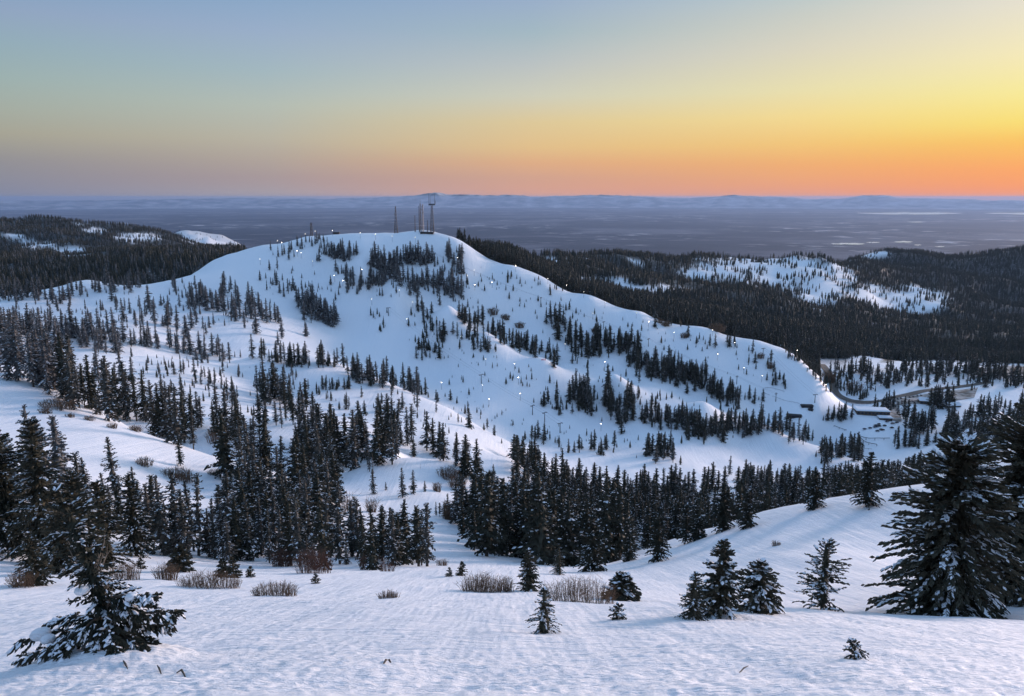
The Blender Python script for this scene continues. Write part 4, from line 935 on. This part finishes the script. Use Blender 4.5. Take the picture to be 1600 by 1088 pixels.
# ------------------------------------------------------------------ floodlights along the runs
lm = MB(); lm.bar((0,0,-0.4),(0,0,8.0),0.16,0.11,6); LPOLE = lm.mesh('pole', [M_dsteel])
lm = MB(); lm.box((0,-0.25,8.15),(1.5,0.5,0.28)); LHOOD = lm.mesh('hood', [M_dsteel])
lm = MB(); lm.ball((0,-0.45,7.75),0.32,0,10,6,0.7); LHEADS = []
for k_, st_ in enumerate((8.0, 15.0, 26.0)):
    LHEADS.append(lm.mesh('lamp', [material('lit_lamp', (0.9, 0.9, 0.9), 0.4, emit=(1.0, 0.93-0.04*k_, 0.82-0.06*k_), estr=st_)], True))
RUNS = {'along the left edge of the wide run': [(434,376),(441,379),(465,392),(471,395),(489,408),(523,431),(536,439),(581,468)],
 'around the left summit': [(407,405),(478,366),(493,361),(520,360)],
 'along the summit crest': [(563,364),(587,366),(613,369),(649,371),(701,377)],
 'down the middle of the ski hill': [(566,422),(624,455),(645,473),(636,499),(682,500),(720,527)],
 'on the upper right face': [(715,403),(741,422),(730,431),(742,445),(769,441)],
 'along the right ridge line': [(806,416),(856,435),(885,445),(912,457),(945,472),(994,489),(1023,486),(1113,516),(1147,536),(1245,548),(1260,558),(1274,568),(1290,602)],
 'down the right hand run': [(926,490),(1013,503),(1053,520),(1121,554),(1162,575),(1190,588),(1212,616)],
 'in the lower ski bowl': [(690,600),(759,563),(804,570),(810,592),(754,604),(813,617),(764,626),(939,665)],
 'in the gully between the runs': [(883,538),(945,566)]}
ORD = ['topmost','second','third','fourth','fifth','sixth','seventh','eighth','ninth','tenth','eleventh','twelfth','lowest']
for ph, Ls in RUNS.items():
    for k, (u, v) in enumerate(sorted(Ls, key=lambda q: q[1])):
        x, y, r, g = hill_hit(u, v+9.0)
        z = float(height(x, y)[0]); e = link('floodlight', None, loc=(x[0], y[0], z), rotz=rs.uniform(-0.5, 0.5))
        link('pole', LPOLE, e); link('hood', LHOOD, e); link('lamp', rs.choice(LHEADS), e)
        tag(e, ('lowest' if k == len(Ls)-1 and k > 0 else ORD[k])+' lit floodlight pole '+ph, 'floodlight', 'floodlights '+ph)
# ------------------------------------------------------------------ chairlift towers and their cables
tm_ = MB(); tm_.bar((0,0,-0.5),(0,0,9.6),0.42,0.3,8); TP = tm_.mesh('pole', [M_dsteel])
tm_ = MB(); tm_.box((0,0,9.7),(5.4,0.4,0.45)); TA = tm_.mesh('crossarm', [M_dsteel])
tm_ = MB(); tm_.box((0,0,9.35),(0.35,2.4,0.35))
for k in range(4): tm_.bar((-0.25,-0.9+0.6*k,9.6),(0.25,-0.9+0.6*k,9.6),0.22,None,8)
TS = tm_.mesh('sheave_train', [M_steel])
LIFTS = {'right hand chairlift': [(679,398),(845,467),(943,505),(1013,532),(1049,550),(1151,591),(1212,618)],
         'chairlift in the wide bowl': [(607,484),(752,590),(832,639),(851,650),(875,667)],
         'short lift on the lower right knob': [(1192,547),(1205,556),(1273,620)]}
for ph, Ls in LIFTS.items():
    P = []
    for u, v in Ls:
        x, y, r, g = hill_hit(u, v+9.5); P.append((x[0], y[0], float(height(x, y)[0])))
    for k, p in enumerate(P):
        a, b = P[max(k-1, 0)], P[min(k+1, len(P)-1)]; rz = math.atan2(b[1]-a[1], b[0]-a[0])-math.pi/2
        e = link('lift_tower', None, loc=p, rotz=rz); link('pole', TP, e); link('crossarm', TA, e)
        for sx in (-2.4, 2.4): link('sheave_train', TS, e, loc=(sx, 0, 0))
        tag(e, ('lowest' if k == len(P)-1 else ORD[k])+' T-shaped tower of the '+ph, 'lift tower', 'towers of the '+ph)
    ce = MB()
    for (a, b) in zip(P, P[1:]):
        d = np.array(b)-np.array(a); nrm = np.array((-d[1], d[0], 0)); nrm /= np.linalg.norm(nrm)
        for sd in (-2.4, 2.4):
            pr = None
            for i in range(9):
                f = i/8; c = np.array(a)+d*f+nrm*sd+np.array((0, 0, 9.9-0.016*np.linalg.norm(d)*4*f*(1-f)))
                if pr is not None: ce.bar(pr, c, 0.05, None, 4)
                pr = c
    tag(ce.build('haul_cable', M_dsteel), 'thin steel cable loop of the '+ph, 'cable')
# ------------------------------------------------------------------ road, lots
def road(name, pts, width, lb, up=0.5, mat=None):
    P = []
    for u, v in pts:
        x, y, r, g = hill_hit(u, v); P.append((x[0], y[0]))
    P = np.array(P); d = np.concatenate([[0], np.cumsum(np.hypot(*(P[1:]-P[:-1]).T))]); s = np.linspace(0, d[-1], int(d[-1]/5)+2)
    c = np.stack([np.interp(s, d, P[:, 0]), np.interp(s, d, P[:, 1])], 1)
    for _ in range(14): c[1:-1] = 0.25*c[:-2]+0.5*c[1:-1]+0.25*c[2:]
    t = np.gradient(c, axis=0); t /= np.linalg.norm(t, axis=1)[:, None]; nn = np.stack([-t[:, 1], t[:, 0]], 1)
    w = np.linspace(-0.5, 0.5, 6)*width; V = c[:, None]+nn[:, None]*w[None, :, None]
    zc = height(c[:, 0], c[:, 1])
    for _ in range(6): zc[1:-1] = 0.25*zc[:-2]+0.5*zc[1:-1]+0.25*zc[2:]
    zz = np.maximum(height(V[..., 0].ravel(), V[..., 1].ravel()).reshape(V.shape[:2]), zc[:, None])+up
    VV = np.concatenate([V, zz[..., None]], 2).reshape(-1, 3); n = len(c)
    ii, jj = np.meshgrid(np.arange(n-1), np.arange(5), indexing='ij'); q = np.stack([ii*6+jj, ii*6+jj+1, (ii+1)*6+jj+1, (ii+1)*6+jj], -1).reshape(-1, 4)[:, ::-1]
    o = link(name, mesh_np(name, VV, [q], [mat or M_asph], smooth=True)); tag(o, lb, 'road', kind='structure')
road('road', [(1283,562),(1290,578),(1301,596),(1303,604),(1300,612),(1308,619),(1330,626),(1352,630),(1376,629),(1402,621),(1440,612),(1480,607),(1548,598)], 11, 'bare brown mountain road curving past the resort')
road('road', [(1394,632),(1396,645),(1398,658)], 14, 'short muddy access road between lodge and car park', 0.7, M_lot)
def lot(name, quad, lb, mat, up):
    (a, b, c, d) = [np.array(q, float) for q in quad]; n, m = 16, 10
    S_, T_ = np.meshgrid(np.linspace(0, 1, n), np.linspace(0, 1, m)); S_ = S_[..., None]; T_ = T_[..., None]
    uv = (a*(1-S_)+b*S_)*(1-T_)+(d*(1-S_)+c*S_)*T_; x, y, r, g = hit(uv[..., 0].ravel(), uv[..., 1].ravel()); z = height(x, y)+up
    ii, jj = np.meshgrid(np.arange(m-1), np.arange(n-1), indexing='ij'); q = np.stack([ii*n+jj, ii*n+jj+1, (ii+1)*n+jj+1, (ii+1)*n+jj], -1).reshape(-1, 4)
    me = mesh_np(name, np.stack([x, y, z], 1), [q], [mat], smooth=True)
    if me.polygons[0].normal.z < 0: me.flip_normals()
    tag(link(name, me), lb, 'parking lot', kind='structure')
lot('pavement', [(1398,624),(1470,612),(1530,604),(1532,626)][:2]+[(1478,628),(1402,634)], 'muddy main parking lot beside the road', M_lot, 0.42)
lot('pavement', [(1480,612),(1528,606),(1522,622),(1484,628)], 'trampled brown yard behind the upper lodge', M_lot, 0.42)
# parked cars
def car_mesh(col):
    m_ = MB()
    prof_ = [(-2.25,0.35),(-2.3,0.75),(-1.45,0.92),(-0.75,1.45),(0.95,1.48),(1.75,0.98),(2.25,0.9),(2.3,0.4)]
    n = len(prof_)
    V = [(x, sy*(0.88 if z < 1.2 else 0.68), z) for sy in (-1, 1) for x, z in prof_]
    m_.add(V, [tuple(range(n-1, -1, -1)), tuple(range(n, 2*n))]+[(i, (i+1) % n, n+(i+1) % n, n+i) for i in range(n)], 0)
    for sy in (-1, 1): m_.add([(-1.15, sy*0.84, 0.97), (1.45, sy*0.84, 1.02), (0.85, sy*0.70, 1.40), (-0.68, sy*0.70, 1.38)], [(0,1,2,3) if sy < 0 else (3,2,1,0)], 1)
    m_.add([(-1.42,-0.78,0.97),(-1.42,0.78,0.97),(-0.82,0.64,1.42),(-0.82,-0.64,1.42)], [(3,2,1,0)], 1)
    for sx in (-1.4, 1.4):
        for sy in (-0.82, 0.82): m_.bar((sx, sy-0.11, 0.34), (sx, sy+0.11, 0.34), 0.34, None, 10, 2)
    M_c = material('car_paint', col, 0.35, spec=0.5)
    return m_.mesh('parked_car', [M_c, M_glass, M_dsteel])
CARS = [(n, car_mesh(c)) for n, c in (('black', (0.012,0.012,0.014)), ('dark blue', (0.015,0.022,0.05)), ('dark red', (0.06,0.012,0.012)), ('grey', (0.09,0.09,0.1)), ('white', (0.6,0.6,0.62)))]
ORDN = 'first second third fourth fifth sixth seventh eighth ninth tenth eleventh twelfth thirteenth fourteenth fifteenth'.split()
def cars(P, where, rz, wts):
    for k, (u, v) in enumerate(sorted(P)):
        x, y, r, g = hill_hit(u, v); ci = rs.choices(range(5), wts)[0]
        o = link('parked_car', CARS[ci][1], loc=(x[0], y[0], float(height(x, y)[0])+0.42), rotz=rz+rs.uniform(-0.15, 0.15))
        tag(o, f"{CARS[ci][0]} car, {ORDN[k]} from the left {where}", 'car', 'cars parked '+where)
cars([(1250+a/4.571, 560+b/4.571) for a, b in ((500,503),(540,483),(535,495),(552,523),(590,515),(603,485),(655,500),(562,475),(578,512),(545,490),(460,510),(622,456),(660,470),(690,463),(565,488))], 'in the small snowy lot', 0.25, (6,3,2,2,0))
for j, row in ((-1.6, 'back'), (0, 'middle'), (1, 'front')):
    cars([(1402+6.2*k+rs.uniform(-1, 1), 629.5-0.95*k+j*3.1+rs.uniform(-0.3, 0.3)) for k in range(11) if rs.random() < 0.85], f'in the {row} row of the main lot', 1.2, (5,3,2,3,1))
# ------------------------------------------------------------------ buildings
def building(name, u, vb, lpx, dep, hgt, rz, lb, nwin=6, gable=False, roofm=None, wallm=None):
    x, y, r, g = hill_hit(u, vb); x, y, r = x[0], y[0], r[0]; z = float(height(np.array([x]), np.array([y]))[0]); ln = lpx*math.hypot(r, z)/F
    e = link(name, None, loc=(x, y+dep*0.5, z-0.6), rotz=rz); tag(e, lb, 'building')
    m_ = MB(); m_.box((0, 0, hgt/2), (ln, dep, hgt)); m_.build('wall', wallm or M_wall, e)
    m_ = MB()
    if gable:
        a, b = ln/2+0.8, dep/2+0.9
        m_.add([(-a,-b,hgt),(a,-b,hgt),(a,b,hgt),(-a,b,hgt),(-a,0,hgt+dep*0.28),(a,0,hgt+dep*0.28)], [(0,1,5,4),(2,3,4,5),(3,0,4),(1,2,5),(3,2,1,0)])
    else:
        m_.box((0, 0, hgt+0.35), (ln+1.6, dep+1.6, 0.7), top=0.97); m_.box((0, 0.5, hgt+0.95), (ln+0.6, dep, 0.5), top=0.92)
    m_.build('roof', roofm or M_puff, e)
    w = ln/max(nwin, 1)
    for k in range(nwin):
        m_ = MB(); c = -ln/2+w*(k+0.5); m_.box((c, -dep/2-0.04, hgt*0.62), (w*0.6, 0.08, hgt*0.34)); wn = m_.build('window', M_glass, e)
        m_ = MB(); m_.box((c, -dep/2-0.07, hgt*0.62-hgt*0.19), (w*0.7, 0.14, 0.18)); m_.build('sill', M_dsteel, wn)
    if nwin > 2: m_ = MB(); m_.box((ln*0.06, -dep/2-0.05, 1.6), (1.4, 0.1, 2.1)); m_.build('door', M_dsteel, e)
    return e
building('lodge', 1366, 650, 44, 16, 6.0, RAD(-8), 'long flat-roofed dark lodge under snow above the small lot', 9)
building('lodge_annex', 1385, 657.5, 17, 8, 3.6, RAD(-8), 'low snow-roofed annex in front of the long lodge', 4)
building('lodge', 1458, 633, 30, 12, 5.5, RAD(-14), 'snow-roofed upper lodge beside the main parking lot', 6, True)
building('cabin', 1491, 637, 18, 11, 2.8, RAD(6), 'low cabin under a thick snow roof right of the upper lodge', 3, True)
building('lift_shed', 1262, 637.5, 16, 4.5, 2.6, RAD(-6), 'dark shed at the foot of the right hand run', 2, False, M_dsteel, M_dsteel)
building('lift_shed', 1267, 642.5, 6, 3, 1.8, RAD(-6), 'tiny dark hut below the dark shed', 1, False, M_dsteel, M_dsteel)
building('lift_shed', 1242, 653.5, 20, 5, 3.0, RAD(-16), 'long dark lift station near the lower tree clump', 3, False, M_dsteel, M_dsteel)
building('hut', 525, 363, 9, 5, 2.6, 0, 'small dark flat hut on the left summit', 2, False, M_dsteel, M_wall)
building('hut', 667, 366, 20, 5, 2.0, RAD(-4), 'long low dark equipment hut under the tallest tower', 4, False, M_dsteel, M_wall)
# mountain coaster and tube-lane fence
def track(name, pts, hgt, rad, lb, cat, every=3, mat=None):
    P = []
    for u, v in pts:
        x, y, r, g = hill_hit(u, v); P.append((x[0], y[0], float(height(x, y)[0])))
    P = np.array(P); d = np.concatenate([[0], np.cumsum(np.linalg.norm(P[1:]-P[:-1], axis=1))]); s = np.linspace(0, d[-1], max(8, int(d[-1]/3)))
    c = np.stack([np.interp(s, d, P[:, k]) for k in range(3)], 1)
    for _ in range(6): c[1:-1] = 0.25*c[:-2]+0.5*c[1:-1]+0.25*c[2:]
    g0 = height(c[:, 0], c[:, 1]); c[:, 2] = np.maximum(c[:, 2], g0)+hgt
    e = link(name, None, loc=tuple(c[0]-np.array((0, 0, hgt)))); tag(e, lb, cat); o = c[0]-np.array((0, 0, hgt))
    tv, tq = tube(c-o, np.full(len(c), rad), 5); link('rail', mesh_np('rail', tv, [tq], [mat or M_dsteel]), e)
    for k in range(0, len(c), every): m_ = MB(); m_.bar(c[k]-o-np.array((0,0,hgt+0.4)), c[k]-o, rad*0.8, None, 5); m_.build('post', mat or M_dsteel, e)
track('coaster_track', [(1342,684),(1352,688.5),(1366,689),(1380,688.5),(1390,688)], 2.4, 0.34, 'upper straight of the raised coaster track', 'coaster')
track('coaster_track', [(1343,685),(1346,690),(1353,694.5),(1362,697),(1370,697.5)], 2.2, 0.34, 'lower curve of the raised coaster track', 'coaster')
track('rope_fence', [(1225,613),(1212,608.5),(1200,606),(1191,606.5),(1188,611),(1192,616),(1203,619)], 1.1, 0.13, 'thin dark rope fence looping on the lower run', 'fence', 3)
track('rope_fence', [(1303,667),(1312,670.5),(1323,674)], 1.2, 0.25, 'dark straight barrier left of the small lot', 'fence', 3)
track('rope_fence', [(1207,620),(1228,628),(1250,632)], 1.0, 0.12, 'thin rope fence down to the dark shed', 'fence', 4)
track('rope_fence', [(1330,702),(1345,702.5),(1362,703)], 1.2, 0.16, 'reddish barrier below the coaster track', 'fence', 3, M_redtwig)
M_red = material('red_net', (0.55, 0.04, 0.05), 0.7)
track('net_fence', [(846,563.5),(849,563),(853,563.5)], 1.0, 0.3, 'short red net fence on the lit spur crest', 'fence', 2, M_red)
# ------------------------------------------------------------------ haze over the plain
mb = MB(); mb.box((0, 0, (PZ-330+95)/2), (250000, 250000, 95-(PZ-330)))
M_haze = bpy.data.materials.new('haze'); M_haze.use_nodes = True
hn = M_haze.node_tree.nodes; hn.remove(hn['Principled BSDF'])
pvn = hn.new('ShaderNodeVolumePrincipled'); pvn.inputs['Color'].default_value = (0.36, 0.52, 0.82, 1); pvn.inputs['Density'].default_value = 1.25e-5; pvn.inputs['Anisotropy'].default_value = 0.25
M_haze.node_tree.links.new(pvn.outputs[0], hn['Material Output'].inputs['Volume'])
hz = mb.build('haze', M_haze); hz['kind'] = 'stuff'; tag(hz, 'thin blue evening haze over the valley plain', 'haze', kind='stuff')
